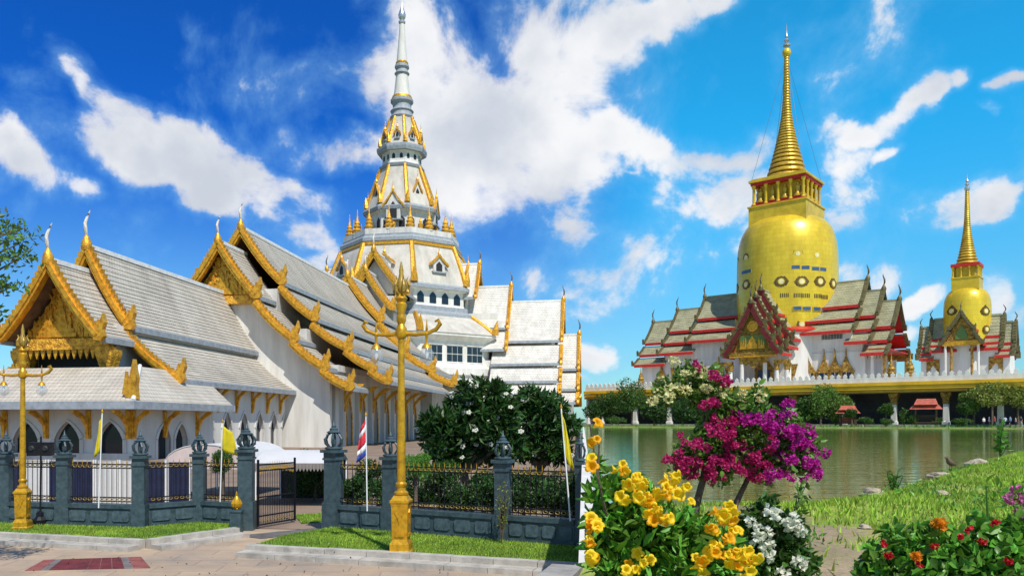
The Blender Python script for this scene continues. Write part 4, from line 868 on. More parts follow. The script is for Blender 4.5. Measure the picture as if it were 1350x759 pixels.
# branches of a street tree reaching in from the left
D = 13; X = (-95 - CX) / F * D; t = thing('street_tree', 'leafy branches of a pale green tree reaching in over the low hall', 'tree', (X, D, 0)); mb = MB(); mb.tube([(0, 0, -.05), (.05, 0, 1.5), (-.05, 0, 3.2), (0, 0, 5)], [.16, .13, .11, .07], 8); PT = []
for (px, py, r) in ((12, 302, 20), (34, 300, 10), (10, 340, 22), (30, 338, 12), (2, 375, 22), (14, 378, 10), (-5, 410, 12), (-40, 330, 34), (-50, 380, 36), (-60, 290, 34), (-100, 330, 50), (-110, 270, 40), (-30, 270, 16), (-140, 380, 44), (28, 320, 8), (8, 318, 12)):
    c = P(px, py, D) - Vector((X, D, 0)); mb.tube([(0, 0, 2.6 + random.random()), (c.x * .5, random.uniform(-.2, .2), c.z - .35), (c.x, 0, c.z)], [.05, .03, .008], 5)
    k = int(r * r * .17) + 9
    for i in range(k): PT.append((c.x + random.gauss(0, r / F * D * .5), random.gauss(0, .3), c.z + random.gauss(0, r / F * D * .32)))
mb.build('trunk', bark, t, 60); leaf_object('crown', PT, .12, leaf_l, t, .42)
# ================================================================== POND, banks
ZW = 1.7
shore = [(-.2, 8.2), (2.2, 9.0), (3.2, 9.3), (4.5, 9.6), (5.4, 10.6), (6.4, 11.9), (7.6, 13.2), (9.3, 15.4), (12.0, 18.6), (14.6, 21.5), (19, 27), (27, 36), (45, 52), (90, 70), (140, 76)]
sh = np.array([(G(px, py, ZW).x, G(px, py, ZW).y) for px, py in ((700, 672), (900, 670), (1000, 669), (1080, 667), (1120, 658), (1160, 652), (1200, 641), (1240, 627), (1290, 611), (1330, 599), (1390, 585), (1500, 575))] + [(75, 70), (140, 72)])
def shore_y(x): return float(np.interp(x, sh[:, 0], sh[:, 1]))
def bank_z(x, y):
    d = shore_y(x) - y                 # metres inland (roughly)
    n = .03 * math.sin(x * 1.7 + y * .9) + .025 * math.sin(x * 3.1 - y * 2.3) + .018 * math.sin(y * 4.1 + x * .6)
    return ZW + max(-.6, min(.17, d * .13)) + n * min(1, max(0, d))
def soil(x, y):      # worn bare patch leading down to the water
    d = abs((x - 2.3) - (y - 4.6) * .2) - (.26 + .14 * math.sin(y * 2.3) + .1 * math.sin(y * 5 + x * 3))
    w = 1 - min(1, max(0, d / .35)); e = min(1, max(0, (y - shore_y(x) + .5) / .35)); return max(w * (1 if y < 8.6 else .4), e)
def make_bank():
    xs = np.concatenate([np.linspace(-.55, 14, 90), np.linspace(14.4, 60, 60), np.linspace(62, 140, 14)]); ys = np.concatenate([np.linspace(.6, 14, 84), np.linspace(14.3, 40, 56), np.linspace(41, 78, 18)])
    V = []; idx = {}; Fc = []
    ok = lambda x, y: y < shore_y(x) + 2.2 and x > wall_x(y) + .02
    for j, y in enumerate(ys):
        for i, x in enumerate(xs):
            xx = max(x, wall_x(y) + .06) if x > wall_x(y) - .45 else x
            idx[i, j] = len(V); V.append((xx, y, bank_z(xx, y)))
    for j in range(len(ys) - 1):
        for i in range(len(xs) - 1):
            q = [idx[i, j], idx[i + 1, j], idx[i + 1, j + 1], idx[i, j + 1]]
            if all(V[k][0] > wall_x(V[k][1]) + .02 and V[k][1] < shore_y(V[k][0]) + 2.5 for k in q): Fc.append(q)
    me = bpy.data.meshes.new('bank'); me.from_pydata(V, [], Fc); at = me.color_attributes.new('soil', 'FLOAT_COLOR', 'POINT'); at.data.foreach_set('color', [c for v in V for c in (soil(v[0], v[1]),) * 3 + (1.0,)]); me.materials.append(bank_mat); me.polygons.foreach_set('use_smooth', [True] * len(me.polygons)); me.update()
    o = bpy.data.objects.new('bank', me); COL.objects.link(o); o['kind'] = 'structure'
def wall_x(y): return (769 - CX) / F * y if y > 5.0 else -.75 + (y - .5) / 4.5 * (.852 + .75)
bank_mat = M('bank_ground', (.32, .36, .06), .9, 0, .2, 1.3, .8, 14, col2=(.10, .17, .025), dist=.05)
nt = bank_mat.node_tree; vc = nt.nodes.new('ShaderNodeVertexColor'); vc.layer_name = 'soil'; mxx = nt.nodes.new('ShaderNodeMix'); mxx.data_type = 'RGBA'; pbs = nt.nodes['Principled BSDF']; src = pbs.inputs['Base Color'].links[0].from_socket
nzz = nt.nodes.new('ShaderNodeTexNoise'); nzz.inputs['Scale'].default_value = 5; nzz.inputs['Detail'].default_value = 8; crr = nt.nodes.new('ShaderNodeValToRGB'); nt.links.new(nzz.outputs[0], crr.inputs[0]); crr.color_ramp.elements[0].position = .35; crr.color_ramp.elements[0].color = (.17, .125, .07, 1); crr.color_ramp.elements[1].position = .65; crr.color_ramp.elements[1].color = (.40, .31, .19, 1)
nt.links.new(vc.outputs[0], mxx.inputs[0]); nt.links.new(src, mxx.inputs[6]); nt.links.new(crr.outputs[0], mxx.inputs[7]); nt.links.new(mxx.outputs[2], pbs.inputs['Base Color'])
make_bank()
water = bpy.data.materials.new('pond_water'); water.use_nodes = True
nt = water.node_tree; nt.nodes.remove(nt.nodes['Principled BSDF']); N_ = nt.nodes.new; L_k = nt.links.new
tc = N_('ShaderNodeTexCoord'); mp = N_('ShaderNodeMapping'); mp.inputs['Scale'].default_value = (.8, 2.8, 1); L_k(tc.outputs['Object'], mp.inputs[0])
nz = N_('ShaderNodeTexNoise'); nz.inputs['Scale'].default_value = 1.6; nz.inputs['Detail'].default_value = 3; L_k(mp.outputs[0], nz.inputs['Vector'])
bp = N_('ShaderNodeBump'); bp.inputs['Strength'].default_value = .3; bp.inputs['Distance'].default_value = .035; L_k(nz.outputs[0], bp.inputs['Height'])
n2 = N_('ShaderNodeTexNoise'); n2.inputs['Scale'].default_value = .12; n2.inputs['Detail'].default_value = 4; L_k(tc.outputs['Object'], n2.inputs['Vector']); cr = N_('ShaderNodeValToRGB'); L_k(n2.outputs[0], cr.inputs[0])
cr.color_ramp.elements[0].position = .35; cr.color_ramp.elements[1].position = .65
cr.color_ramp.elements[0].color = (.06, .125, .022, 1); cr.color_ramp.elements[1].color = (.14, .175, .04, 1)
df = N_('ShaderNodeBsdfDiffuse'); L_k(cr.outputs[0], df.inputs[0]); gs = N_('ShaderNodeBsdfGlossy'); gs.inputs['Color'].default_value = (.82, .95, .72, 1); gs.inputs['Roughness'].default_value = .05; L_k(bp.outputs[0], gs.inputs['Normal'])
fr_n = N_('ShaderNodeFresnel'); fr_n.inputs[0].default_value = 1.33; L_k(bp.outputs[0], fr_n.inputs[1]); fm_ = N_('ShaderNodeMath'); fm_.operation = 'MULTIPLY'; L_k(fr_n.outputs[0], fm_.inputs[0]); fm_.inputs[1].default_value = .8
ms = N_('ShaderNodeMixShader'); L_k(fm_.outputs[0], ms.inputs[0]); L_k(df.outputs[0], ms.inputs[1]); L_k(gs.outputs[0], ms.inputs[2]); L_k(ms.outputs[0], nt.nodes['Material Output'].inputs[0])
def far_y(x):  # far shore distance
    return 148 - (x - 25) * .62
wl = [(wall_x(y) + .05, y) for y in (6.5, 60, 146)]
sheet('pond_water', [(wl[0][0], 6.5), (140, 6.5), (140, far_y(140) + 3), (wl[2][0], far_y(wl[2][0]) + 3), wl[1]], water, ZW)
# far bank: grassy slab with a sloped edge
mb = MB(); X0, X1 = wall_x(148) + .05, 150; top = []; n = 60
for i in range(n + 1):
    x = X0 + (X1 - X0) * i / n; e = 1.0 * math.sin(x * .6) + .6 * math.sin(x * 1.7 + 1)
    top.append((x, far_y(x) + e))
V = [(x, y, ZW - .15) for x, y in top] + [(x + .6, y + 1.2, ZW + .22) for x, y in top] + [(x + 60, y + 130, ZW + .3) for x, y in top]
Fq = [(k * (n + 1) + i, k * (n + 1) + i + 1, (k + 1) * (n + 1) + i + 1, (k + 1) * (n + 1) + i) for k in (0, 1) for i in range(n)]
mb.add(V, Fq); o = mb.build('far_bank', M('far_bank_grass', (.11, .17, .035), .9, 0, .35, .5, .5, 3, col2=(.20, .17, .07)), None); o['kind'] = 'structure'
def far_z(x, y): return ZW + .22
blades('bank_grass', 'tufts of grass along the far shore below the terrace', [(x, y + .3) for x, y in top] + [(x + 2, y + 4) for x, y in reversed(top)], lambda x, y: ZW + .15, 9000, .5, .06, leaf_b)
# pond wall between the pavement and the raised pond
pw = thing('pond_wall', 'low white retaining wall between the pavement and the pond', 'wall', (wall_x(5), 5, 0))
bx, by = wall_x(5), 5
for i in range(40):
    y0 = 5 * (30 ** (i / 40)); y1 = 5 * (30 ** ((i + 1) / 40)) - .01
    th = .16; mb = MB(); v = []
    for (z0, z1, e, nm) in ((-.02, ZW + .12, 0, 'wall_block'),):
        for z in (z0, z1):
            for (y, s) in ((y0, 0), (y1, 0), (y1, 1), (y0, 1)): v.append((wall_x(y) - .03 + s * th - bx, y - by, z))
        mb.add(v, [(0, 1, 2, 3), (4, 5, 6, 7), (0, 1, 5, 4), (1, 2, 6, 5), (2, 3, 7, 6), (3, 0, 4, 7)]); mb.build(nm, white_w, pw)
# embankment face under the viewpoint
mb = MB(); v = [(-.75, .5), (wall_x(5), 5)]; mb.box(-.2, 0, 0, 4.78, 0, ZW + .1); o = mb.build('pond_wall', M('rubble_wall', (.3, .28, .25), .9, 0, .3, 3, .6, 8)); o.location = (-.75, .5, 0); o.rotation_euler.z = -math.atan2(wall_x(5) + .75, 4.5); tag(o, 'short rubble wall holding the bank by the pavement', 'wall')
# grass on the near bank, thinner where the soil is worn
def keep(x, y):
    nn = math.sin(x * 2.1 + 1) * math.sin(y * 1.7) + .5 * math.sin(x * 5 + y * 3)
    return (random.random() < (.06 if soil(x, y) > .5 else .6 if nn < -.3 else 1)) and x > wall_x(y) + .1
nb = [(.8, 4), (3.5, 3), (9, 5), (16, 14), (26, 27), (40, 42), (27, 35.2), (19, 26.5), (14.4, 21.2), (11.8, 18.2), (9.2, 15.1), (7.4, 13), (5.3, 10.6), (4.2, 9.6), (2, 8.8)]
blades('bank_grass', 'bright green grass and weeds on the near pond bank', nb, lambda x, y: bank_z(x, y), 220000, .065, .009, grass_m, keep)
weeds = [p for p in ((random.uniform(2, 14), random.uniform(5, 20)) for _ in range(2600)) if in_poly(p, nb) and (math.sin(p[0] * 1.3) + math.sin(p[1] * 1.1 + p[0]) > .6)]
o = leaf_object('bank_weeds', [(x + random.gauss(0, .05), y + random.gauss(0, .05), bank_z(x, y) + random.uniform(0, .09)) for x, y in weeds for _ in range(5)], .06, leaf_b, None, .35, up=.6); tag(o, 'low leafy weeds scattered over the near bank', 'weeds')
# reeds growing at the water's edge
for (px, py, h, lab) in ((1318, 601, 1.0, 'tall leafy weed at the water edge on the right'), (1178, 650, .35, 'short leafy weed at the water edge by the flat stone')):
    g = G(px, py, ZW); t = thing('shore_plant', lab, 'plant', (g.x, g.y, ZW)); mb = MB(); L_ = []
    for i in range(9):
        tip = Vector((random.gauss(0, .16) * h, random.gauss(0, .16) * h, h * random.uniform(.5, 1))); mb.tube([(0, 0, -.05), tip], [.012, .004], 5); L_ += [tip * random.uniform(.2, 1) for _ in range(14)]
    mb.build('stems', leaf_m, t); leaf_object('leaves', L_, .2 * h, leaf_b, t, .3)
# stones by the shore
def rock(px, py, w, h, lab):
    g = G(px, py, ZW + .03); bm = bmesh.new(); bmesh.ops.create_icosphere(bm, subdivisions=3, radius=1)
    for v in bm.verts:
        c = v.co; k = 1 + .16 * math.sin(c.x * 4 + px) + .12 * math.sin(c.y * 6 + c.z * 3 + py) + .08 * math.sin(c.z * 9); v.co = Vector((c.x * w * k, c.y * w * .8 * k, max(-.4, c.z) * h * k))
    me = bpy.data.meshes.new('rock'); bm.to_mesh(me); bm.free(); me.materials.append(rock_m); o = bpy.data.objects.new('rock', me); COL.objects.link(o); o.location = (g.x, g.y, bank_z(g.x, g.y) + h * .15); tag(o, lab, 'rock')
rock(1152, 655, .17, .09, 'pale flat stone at the water edge'); rock(1240, 629, .26, .07, 'long low stone on the shore beside a bird'); rock(1288, 613, .24, .12, 'grey stone at the shore near the tall weed')
rock(1240, 667, .12, .05, 'small pale stone lying in the grass'); rock(1140, 722, .055, .03, 'small pale stone on bare soil')
# small brown bird on the shore
g = G(1254, 622, ZW + .05); t = thing('bird', 'small brown bird standing on the shore stones', 'bird', (g.x, g.y, ZW + .1), R(200))
mb = MB(); mb.tube([(-.13, 0, .09), (-.09, 0, .1), (0, 0, .12), (.07, 0, .15), (.10, 0, .2), (.12, 0, .23), (.15, 0, .225), (.18, 0, .22)], [.008, .03, .055, .045, .026, .03, .02, .004], 8); mb.build('body', M('brown_feather', (.12, .08, .05), .7), t, 60)
for s in (-1, 1):
    mb = MB(); mb.tube([(.01, s * .02, .09), (.015, s * .02, -.02), (.04, s * .02, -.025)], .006, 5); mb.build('leg', wood, t)
# ================================================================== TERRACE with balustrade
PHI = R(42); D0 = 165; A0 = Vector(((1037 - CX) / F * D0, D0, 0))
CP, SP = math.cos(PHI), math.sin(PHI)
def Wr(x, y): return Vector((A0.x + x * CP + y * SP, A0.y - x * SP + y * CP, 0))
def px_on_y(px, y):      # temple x where a pixel column meets the plane y
    k = (px - CX) / F; return (k * (A0.y + y * CP) - A0.x - y * SP) / (CP + k * SP)
def depth(x, y): return A0.y - x * SP + y * CP
def zpx(py, x, y): return H - (py - YH) / F * depth(x, y)
YF = -22.0; GZ = ZW + .25; ZF = 9.3
xl, xr = px_on_y(772, YF), px_on_y(1400, YF)
te = thing('temple_terrace', 'long white terrace with gold cornice over a shaded columned ground floor', 'terrace', Wr(0, YF) + Vector((0, 0, GZ)), -PHI)
def tz(z): return z - GZ
Tt = lambda x, y, z: (x, y - YF, z - GZ)
mb = MB(); mb.tbox(Tt, xl, xr, YF, YF + 34, ZF - .5, ZF); mb.build('floor_slab', white_w, te)
for (y0, z0, z1, mt, nm) in ((-.5, 8.75, 9.3, band_g, 'cornice_moulding'), (-.35, 8.1, 8.7, band_g, 'cornice_moulding'), (-.2, 7.6, 8.05, M('gold_dk_band', (.55, .30, .015), .5, .1, .2, 1), 'cornice_moulding')):
    mb = MB(); mb.tbox(Tt, xl - .2, xr, YF + y0, YF + .3, z0, z1); mb.build(nm, mt, te)
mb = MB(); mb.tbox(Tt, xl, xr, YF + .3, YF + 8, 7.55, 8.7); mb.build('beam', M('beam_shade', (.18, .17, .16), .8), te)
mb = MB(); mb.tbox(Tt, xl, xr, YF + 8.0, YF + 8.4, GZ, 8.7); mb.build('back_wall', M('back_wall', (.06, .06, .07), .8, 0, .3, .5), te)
mb = MB(); mb.tbox(Tt, xl, xl + .4, YF + .3, YF + 34, GZ, 8.7); mb.build('end_wall', white_w, te)
mb = MB(); mb.tbox(Tt, xl, xr, YF + .2, YF + 8, GZ - .2, GZ + .35); mb.build('ground_floor_step', M('step_grey', (.3, .29, .27), .8), te)
for i, px in enumerate((790, 835, 880, 930, 985, 1045, 1110, 1177, 1246, 1318)):
    x = px_on_y(px, YF); mb = MB(); mb.lathe([(.75, GZ), (.75, GZ + .8), (.58, GZ + .9), (.52, 5.6)], 4, (x, .9), math.pi / 4); mb.v = [(a, b, c - GZ) for a, b, c in mb.v]; c = mb.build('column', white_w, te)
    mb = MB(); mb.lathe([(.56, 5.6 - GZ), (.7, 5.8 - GZ), (.6, 6.2 - GZ), (.95, 7.0 - GZ), (1.05, 7.5 - GZ)], 4, (x, .9), math.pi / 4); mb.build('capital', gold_dk, c)
# balustrade: low white parapet topped by leaf-shaped merlons
mb = MB(); mb.tbox(Tt, xl, xr, YF - .1, YF + .2, ZF, ZF + .75); mb.build('parapet', white_w, te)
mer = MB(); mer.prism([(-.42, 0), (.42, 0), (.42, .12), (.2, .2), (.32, .38), (.26, .6), (0, .86), (-.26, .6), (-.32, .38), (-.2, .2), (-.42, .12)], ident, -.14, .14); MER = mer.mesh('merlon', white_w)
x = xl + .5
while x < xr:
    put('merlon', MER, te, (x, .05, tz(ZF + .75))); x += 1.05
# ================================================================== GREAT STUPA
st = thing('great_stupa', 'great golden bell-shaped stupa with ringed spire and round ornate windows', 'stupa', Wr(0, 0) + Vector((0, 0, ZF)), -PHI)
SS = D0 / F; KW = 1 / 1.087
def ZS(y): return H + (YH - y) * SS - ZF
def RS(p): return p * SS * KW
prof = [(64, 470), (64.5, 446), (65.5, 430), (66.8, 405), (67.2, 380), (67, 350), (65.8, 330), (62.5, 315), (57.5, 304), (51, 297), (42, 292.5), (30, 291), (0.01, 290.5)]
def smooth_prof(pr, n=5):
    out = []
    for i in range(len(pr) - 1):
        p0 = pr[max(0, i - 1)]; p1 = pr[i]; p2 = pr[i + 1]; p3 = pr[min(len(pr) - 1, i + 2)]
        for k in range(n):
            t = k / n; out.append(tuple(.5 * (2 * p1[j] + (p2[j] - p0[j]) * t + (2 * p0[j] - 5 * p1[j] + 4 * p2[j] - p3[j]) * t * t + (3 * p1[j] - p0[j] - 3 * p2[j] + p3[j]) * t ** 3) for j in (0, 1)))
    return out + [pr[-1]]
mb = MB(); mb.lathe([(max(.01, RS(r)), ZS(y)) for r, y in smooth_prof(prof)], 72); mb.build('bell', bell_m, st, 60)
mb = MB(); mb.box(-5.7, 5.7, -5.7, 5.7, ZS(300), ZS(276)); mb.box(-5.9, 5.9, -5.9, 5.9, ZS(276), ZS(274)); hk = mb.build('square_base', bell_b, st)
mb = MB(); mb.box(-5.35, 5.35, -5.35, 5.35, ZS(274), ZS(272)); mb.build('gallery_floor', red_t, st)
mb = MB(); mb.box(-3.9, 3.9, -3.9, 3.9, ZS(272), ZS(246)); mb.build('gallery_core', bell_b, st)
mb = MB(); mb.box(-5.4, 5.4, -5.4, 5.4, ZS(246.5), ZS(243)); mb.build('gallery_ceiling', red_t, st)
mb = MB(); mb.box(-5.7, 5.7, -5.7, 5.7, ZS(243), ZS(240)); mb.box(-5.3, 5.3, -5.3, 5.3, ZS(240), ZS(238)); mb.build('gallery_roof', bell_b, st)
cm = MB(); h = ZS(246.5) - ZS(272); cm.lathe([(.42, 0), (.42, .3), (.28, .42), (.27, h - .7), (.4, h - .45), (.45, h)], 10); CM = cm.mesh('gallery_column', bell_b, 40)
sm = MB(); sm.lathe([(.75, 0), (.75, .3), (.5, .5), (.38, 1.0), (.45, 1.7), (.5, 2.1), (.18, 2.3), (.25, 2.55), (.2, 2.8), (.04, 3.1)], 10); SM = sm.mesh('gilded_figure', spire_m, 40)
rm = MB(); rm.box(-.85, .85, -.35, .35, 0, .5); RMs = rm.mesh('red_plinth', red_t)
for k in range(4):
    c, s = math.cos(k * math.pi / 2), math.sin(k * math.pi / 2); rot = lambda x, y: (x * c - y * s, x * s + y * c)
    for i in range(5):
        x = -4.9 + i * 2.45
        if i < 4:
            p = rot(x, -4.9); put('gallery_column', CM, st, (*p, ZS(272)))
            p = rot(x + 1.22, -4.4); put('gilded_figure', SM, st, (*p, ZS(272) + .5)); put('red_plinth', RMs, st, (*p, ZS(272)), k * math.pi / 2)
# ringed spire: every ring its own piece
sp_prof = [(238, 28.5), (226, 25), (213, 21), (200, 17.3), (188, 14.3), (176, 11.6), (165, 9.4), (155, 7.7), (146, 6.5), (130, 5.3), (110, 4.6), (90, 3.9), (75, 3.4)]
ys_ = [p[0] for p in sp_prof][::-1]; rs_ = [p[1] for p in sp_prof][::-1]
def spr(y): return float(np.interp(y, ys_, rs_))
y = 238.0
while y > 76:
    hgt = max(3.6, min(7.2, spr(y) * .27)); y2 = max(75, y - hgt); r0, r1 = RS(spr(y)), RS(spr(y2)); mb = MB(); zz = [ZS(y + (y2 - y) * t) for t in (0, .2, .5, .8, .96)]
    mb.lathe([(r0 * .86, zz[0]), (r0 * .99, zz[1]), (r0 * .5 + r1 * .52, zz[2]), (r1 * .99, zz[3]), (r1 * .84, zz[4]), (r1 * .84, ZS(y2 - .4))], 32); mb.build('spire_ring', spire_m, st, 50); y = y2
mb = MB(); mb.lathe([(RS(r), ZS(y)) for r, y in ((3, 76), (5.5, 73), (6, 70), (5, 66), (2.2, 64))], 20); mb.build('spire_ball', bell_m, st, 50)
mb = MB(); mb.lathe([(RS(r), ZS(y)) for r, y in ((1.2, 65), (1.2, 62), (5, 61), (5.4, 59), (1.4, 57), (3.8, 54), (1.2, 51), (2.4, 49), (1, 46), (.8, 40), (.15, 31))], 14); mb.build('spire_finial', silver, st, 40)
for k in range(4):
    a = math.pi / 4 + k * math.pi / 2; mb = MB(); mb.tube([(0, 0, ZS(74)), (7.4 * math.sin(a), -7.4 * math.cos(a), ZS(240))], .035, 4); mb.build('guy_wire', wire_m, st)
# round windows, blue panes and vents on the bell
def bell_hit(px, py, zoff=ZF, rr=None, c=A0, s=st):
    d = Vector(((px - CX) / F, 1, 0)); r = rr or RS(66.8); A = d.dot(d); B = -2 * (d.x * c.x + d.y * c.y); Cc = c.x ** 2 + c.y ** 2 - r * r; disc = max(0, B * B - 4 * A * Cc)
    t = (-B - math.sqrt(disc)) / (2 * A); p = d * t; z = H - (py - YH) / F * t; an = math.atan2(p.x - c.x, -(p.y - c.y)) + PHI   # local angle
    return an, z - zoff
def bell_T(an, r):
    s_, c_ = math.sin(an), math.cos(an); return lambda a, b, z: ((r + b) * s_ + a * c_, -(r + b) * c_ + a * s_, z)
def circ(cx, cz, r, n=18, lob=0.0, m=8): return [(cx + r * (1 + lob * math.cos(m * 2 * math.pi * i / n)) * math.sin(2 * math.pi * i / n), cz + r * (1 + lob * math.cos(m * 2 * math.pi * i / n)) * math.cos(2 * math.pi * i / n)) for i in range(n)]
def medallion(root, an, z, R_, r, crest):
    T = bell_T(an, R_); mb = MB(); mb.prism(circ(0, z, r, 48, .05, 12), T, -.6, .14)
    if crest: mb.prism([(x, z + q * .9) for x, q in [(-r * .9, -r * .9), (r * .9, -r * .9), (r * 1.35, 0), (r * .85, r * .8), (0, r * 1.65), (-r * .85, r * .8), (-r * 1.35, 0)]], T, -.6, .07)
    f = mb.build('window_surround', M('dark_bronze', (.16, .10, .03), .5, .3, .4, 3, .5, 8), root); mb = MB(); mb.prism(circ(0, z, r * .62), T, .0, .2); mb.build('window_ring', bell_b, f); mb = MB(); mb.prism(circ(0, z, r * .46), T, .05, .23); mb.build('window_pane', M('cream_pane', (.75, .68, .35), .3), f)
for (px, py, r, cr_) in ((1052, 334, .95, 0), (1077, 336, .95, 0), (983, 340, .95, 0), (972.5, 345, .9, 0), (1030, 371, 1.05, 1), (1057, 371, 1.05, 1), (1081, 371, 1.05, 1), (1098, 374, 1.05, 1), (984, 375, 1.0, 1), (972.3, 380, 1.0, 1), (1058, 427, 1.0, 0), (1083, 428, 1.0, 0)):
    an, z = bell_hit(px, py); medallion(st, an, z, RS(66.6 if py < 400 and py > 350 else 65.6 if py < 400 else 64.3), r, cr_)
for (px, py) in ((1049, 352), (1062, 352.5), (1075, 354), (1085, 355), (981, 359), (987, 357.5), (1051, 406), (1063.5, 406.5), (1077, 407), (1087, 408)):
    an, z = bell_hit(px, py); T = bell_T(an, RS(66.6)); mb = MB(); mb.tbox(T, -.85, .85, -.5, .09, z - .42, z + .42); w_ = mb.build('window', bell_b, st); mb = MB(); mb.tbox(T, -.75, .75, 0, .12, z - .34, z + .34); mb.build('pane', blue_w, w_)
for (px, py) in ((1034, 389), (1052, 389), (1062, 389.5), (1078, 390), (1087, 391.5)):
    an, z = bell_hit(px, py); T = bell_T(an, RS(66.9)); mb = MB()
    for i in range(5): mb.tbox(T, -.75 + i * .34, -.58 + i * .34, -.4, .05, z - .4, z + .4)
    mb.build('vent', dark_i, st)
# ================================================================== TEMPLE HALL round the stupa
hl = thing('stupa_temple', 'white temple with olive red-edged roofs and ornate gold portico around the great stupa', 'temple', Wr(0, 0) + Vector((0, 0, ZF)), -PHI)
zl = lambda z: z - ZF
dark_edge = M('dark_roof_edge', (.15, .125, .05), .5, .2, .3, 2, .2)
kw = dict(board=dark_edge, bw=.4, crest=.1, hh=.75, eave=.3, chofa=2.6, trim=red_t, ridge=olive, under=red_t, horn=M('dark_horn', (.10, .08, .05), .5), course=.6)
def wing_r(sx, xe, x_in, zt, tiers):
    T = lambda a, b, z: (sx * (xe - b), a, z); gable_roof(hl, T, 0, xe - x_in, [(a0, zl(z0), a1, zl(z1)) for a0, z0, a1, z1 in tiers], olive, **kw)
for sx, es in ((1, (15.2, 18.0, 20.7)), (-1, (17.5, 24.0, 30.0))):
    for i, xe in enumerate(es):
        dz = -2.25 * i; xin = (3, es[0] - 1.5, es[1] - 1.5)[i]
        wing_r(sx, xe, xin, 0, [(0, 30.3 + dz, 4.6, 25.1 + dz), (4.4, 24.3 + dz, 7.2, 22.3 + dz), (7.0, 21.5 + dz, 9.6, 19.9 + dz)])
mb = MB(); xa, xb = -28.5, 17.0; YW = -8.4
mb.box(xa, xb, YW, -YW, 0, zl(15.9)); mb.build('wall', white_w, hl)
mb = MB(); mb.box(-23, 16.5, YW + .15, -YW - .15, zl(15.9), zl(17.8)); mb.box(-16.8, 14.6, YW + .05, -YW - .05, zl(17.8), zl(20.4)); mb.build('upper_wall', white_w, hl)
mb = MB(); mb.lathe([(11.4, 0), (11.4, zl(20.2)), (10.6, zl(21.0)), (10.0, zl(21.3))], 48); mb.build('round_wall', white_w, hl, 40)
mb = MB(); mb.lathe([(11.7, zl(20.1)), (11.8, zl(20.6)), (10.3, zl(21.3))], 48); mb.build('red_eave', red_t, hl, 40)
# windows with gilded spired frames
def gold_window(x, w, h, T=ident, y=YW, lab=None):
    mb = MB(); mb.tbox(T, x - w, x + w, y - .12, y + .1, .7, h * .55); f = mb.build('window', M('window_dark', (.03, .05, .09), .2), hl)
    mb = MB()
    for s in (-1, 1): mb.tbox(T, x + s * w * 1.2 - w * .2, x + s * w * 1.2 + w * .2, y - .35, y, .4, h * .55)
    mb.tbox(T, x - w * 1.5, x + w * 1.5, y - .4, y, .2, .5)
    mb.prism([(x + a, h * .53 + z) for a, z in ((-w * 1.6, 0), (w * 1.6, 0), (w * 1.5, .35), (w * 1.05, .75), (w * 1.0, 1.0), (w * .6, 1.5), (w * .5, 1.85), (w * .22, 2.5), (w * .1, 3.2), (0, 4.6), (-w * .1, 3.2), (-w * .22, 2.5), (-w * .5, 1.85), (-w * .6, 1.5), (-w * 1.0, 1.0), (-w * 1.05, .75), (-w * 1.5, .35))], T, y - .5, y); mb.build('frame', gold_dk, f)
    mb = MB(); mb.tbox(T, x - .06, x + .06, y - .16, y, .7, h * .55); mb.build('mullion', white_w, f)
for px in (1053, 1066, 1087, 1101, 1116): gold_window(px_on_y(px, YW), .95, 5.2)
for px in (873, 905, 948): gold_window(px_on_y(px, YW), .95, 4.6)
for px in (1046, 1063, 1090, 1104):
    x = px_on_y(px, YW); mb = MB()
    for i in range(7): mb.box(x - .9 + i * .27, x - .76 + i * .27, YW - .04, YW + .1, zl(18.4), zl(19.3))
    mb.build('vent', dark_i, hl)
for px in (888, 910, 930):
    x = px_on_y(px, YW); mb = MB(); mb.prism([(0, 2.2), (.3, 2.4), (1.1, 5.2), (0, 5.2)], lambda a, b, z: (x + b, YW - a, z), -.18, .18); mb.build('eave_bracket', gold_dk, hl)
# open porch at the right end
for (x, y) in ((18.2, -8.2), (20.2, -8.2), (18.2, 8.2), (20.2, 8.2)):
    mb = MB(); mb.lathe([(.5, 0), (.5, .5), (.36, .6), (.34, 5.4), (.5, 5.7)], 4, (x, y), math.pi / 4); mb.build('porch_column', gold_dk if x > 19 else white_w, hl)
mb = MB(); mb.box(17, 20.6, -8.6, -7.9, 5.7, 6.7)
for i in range(7): mb.prism([(17.3 + i * .5, 5.7), (17.6 + i * .5, 5.7), (17.45 + i * .5, 4.9)], ident, -8.4, -8.2)
mb.build('porch_valance', gold_dk, hl)
mb = MB(); mb.box(17, 20.6, 7.9, 8.6, 5.7, 6.7); mb.build('porch_valance', gold_dk, hl)
mb = MB(); mb.box(17, 20.7, -8.5, 8.5, 6.7, 6.9); mb.build('porch_ceiling', red_t, hl)
# portico: three nested gables stepping out toward the viewer
kp = dict(kw); kp.update(board=M('portico_crest', (.17, .14, .05), .45, .3, .4, 1.5, .6, 6), mould=M('deep_red', (.15, .014, .014), .5, 0, .3, 2, .2), bw=1.05, crest=.45, teeth=.8, hh=1.3, under=red_t)
for (b0, b1, zt, w1) in ((-19.0, -13.5, 25.4, .82), (-16.6, -10.5, 26.8, .85), (-14.0, -6, 28.4, .88)):
    gable_roof(hl, ident, b0, b1, [(0, zl(zt), 3.0 * w1, zl(zt - 4.6)), (2.8 * w1, zl(zt - 5.0), 4.9 * w1, zl(zt - 7.4)), (4.7 * w1, zl(zt - 7.7), 6.6 * w1, zl(zt - 9.7))], olive_y, **kp)
pz = zl(16.0)
mb = MB(); mb.prism([(-3.7, pz), (3.7, pz), (2.3, pz + 3.6), (0, pz + 8.2), (-2.3, pz + 3.6)], ident, -18.2, -17.9); pd = mb.build('pediment', gold_dk, hl)
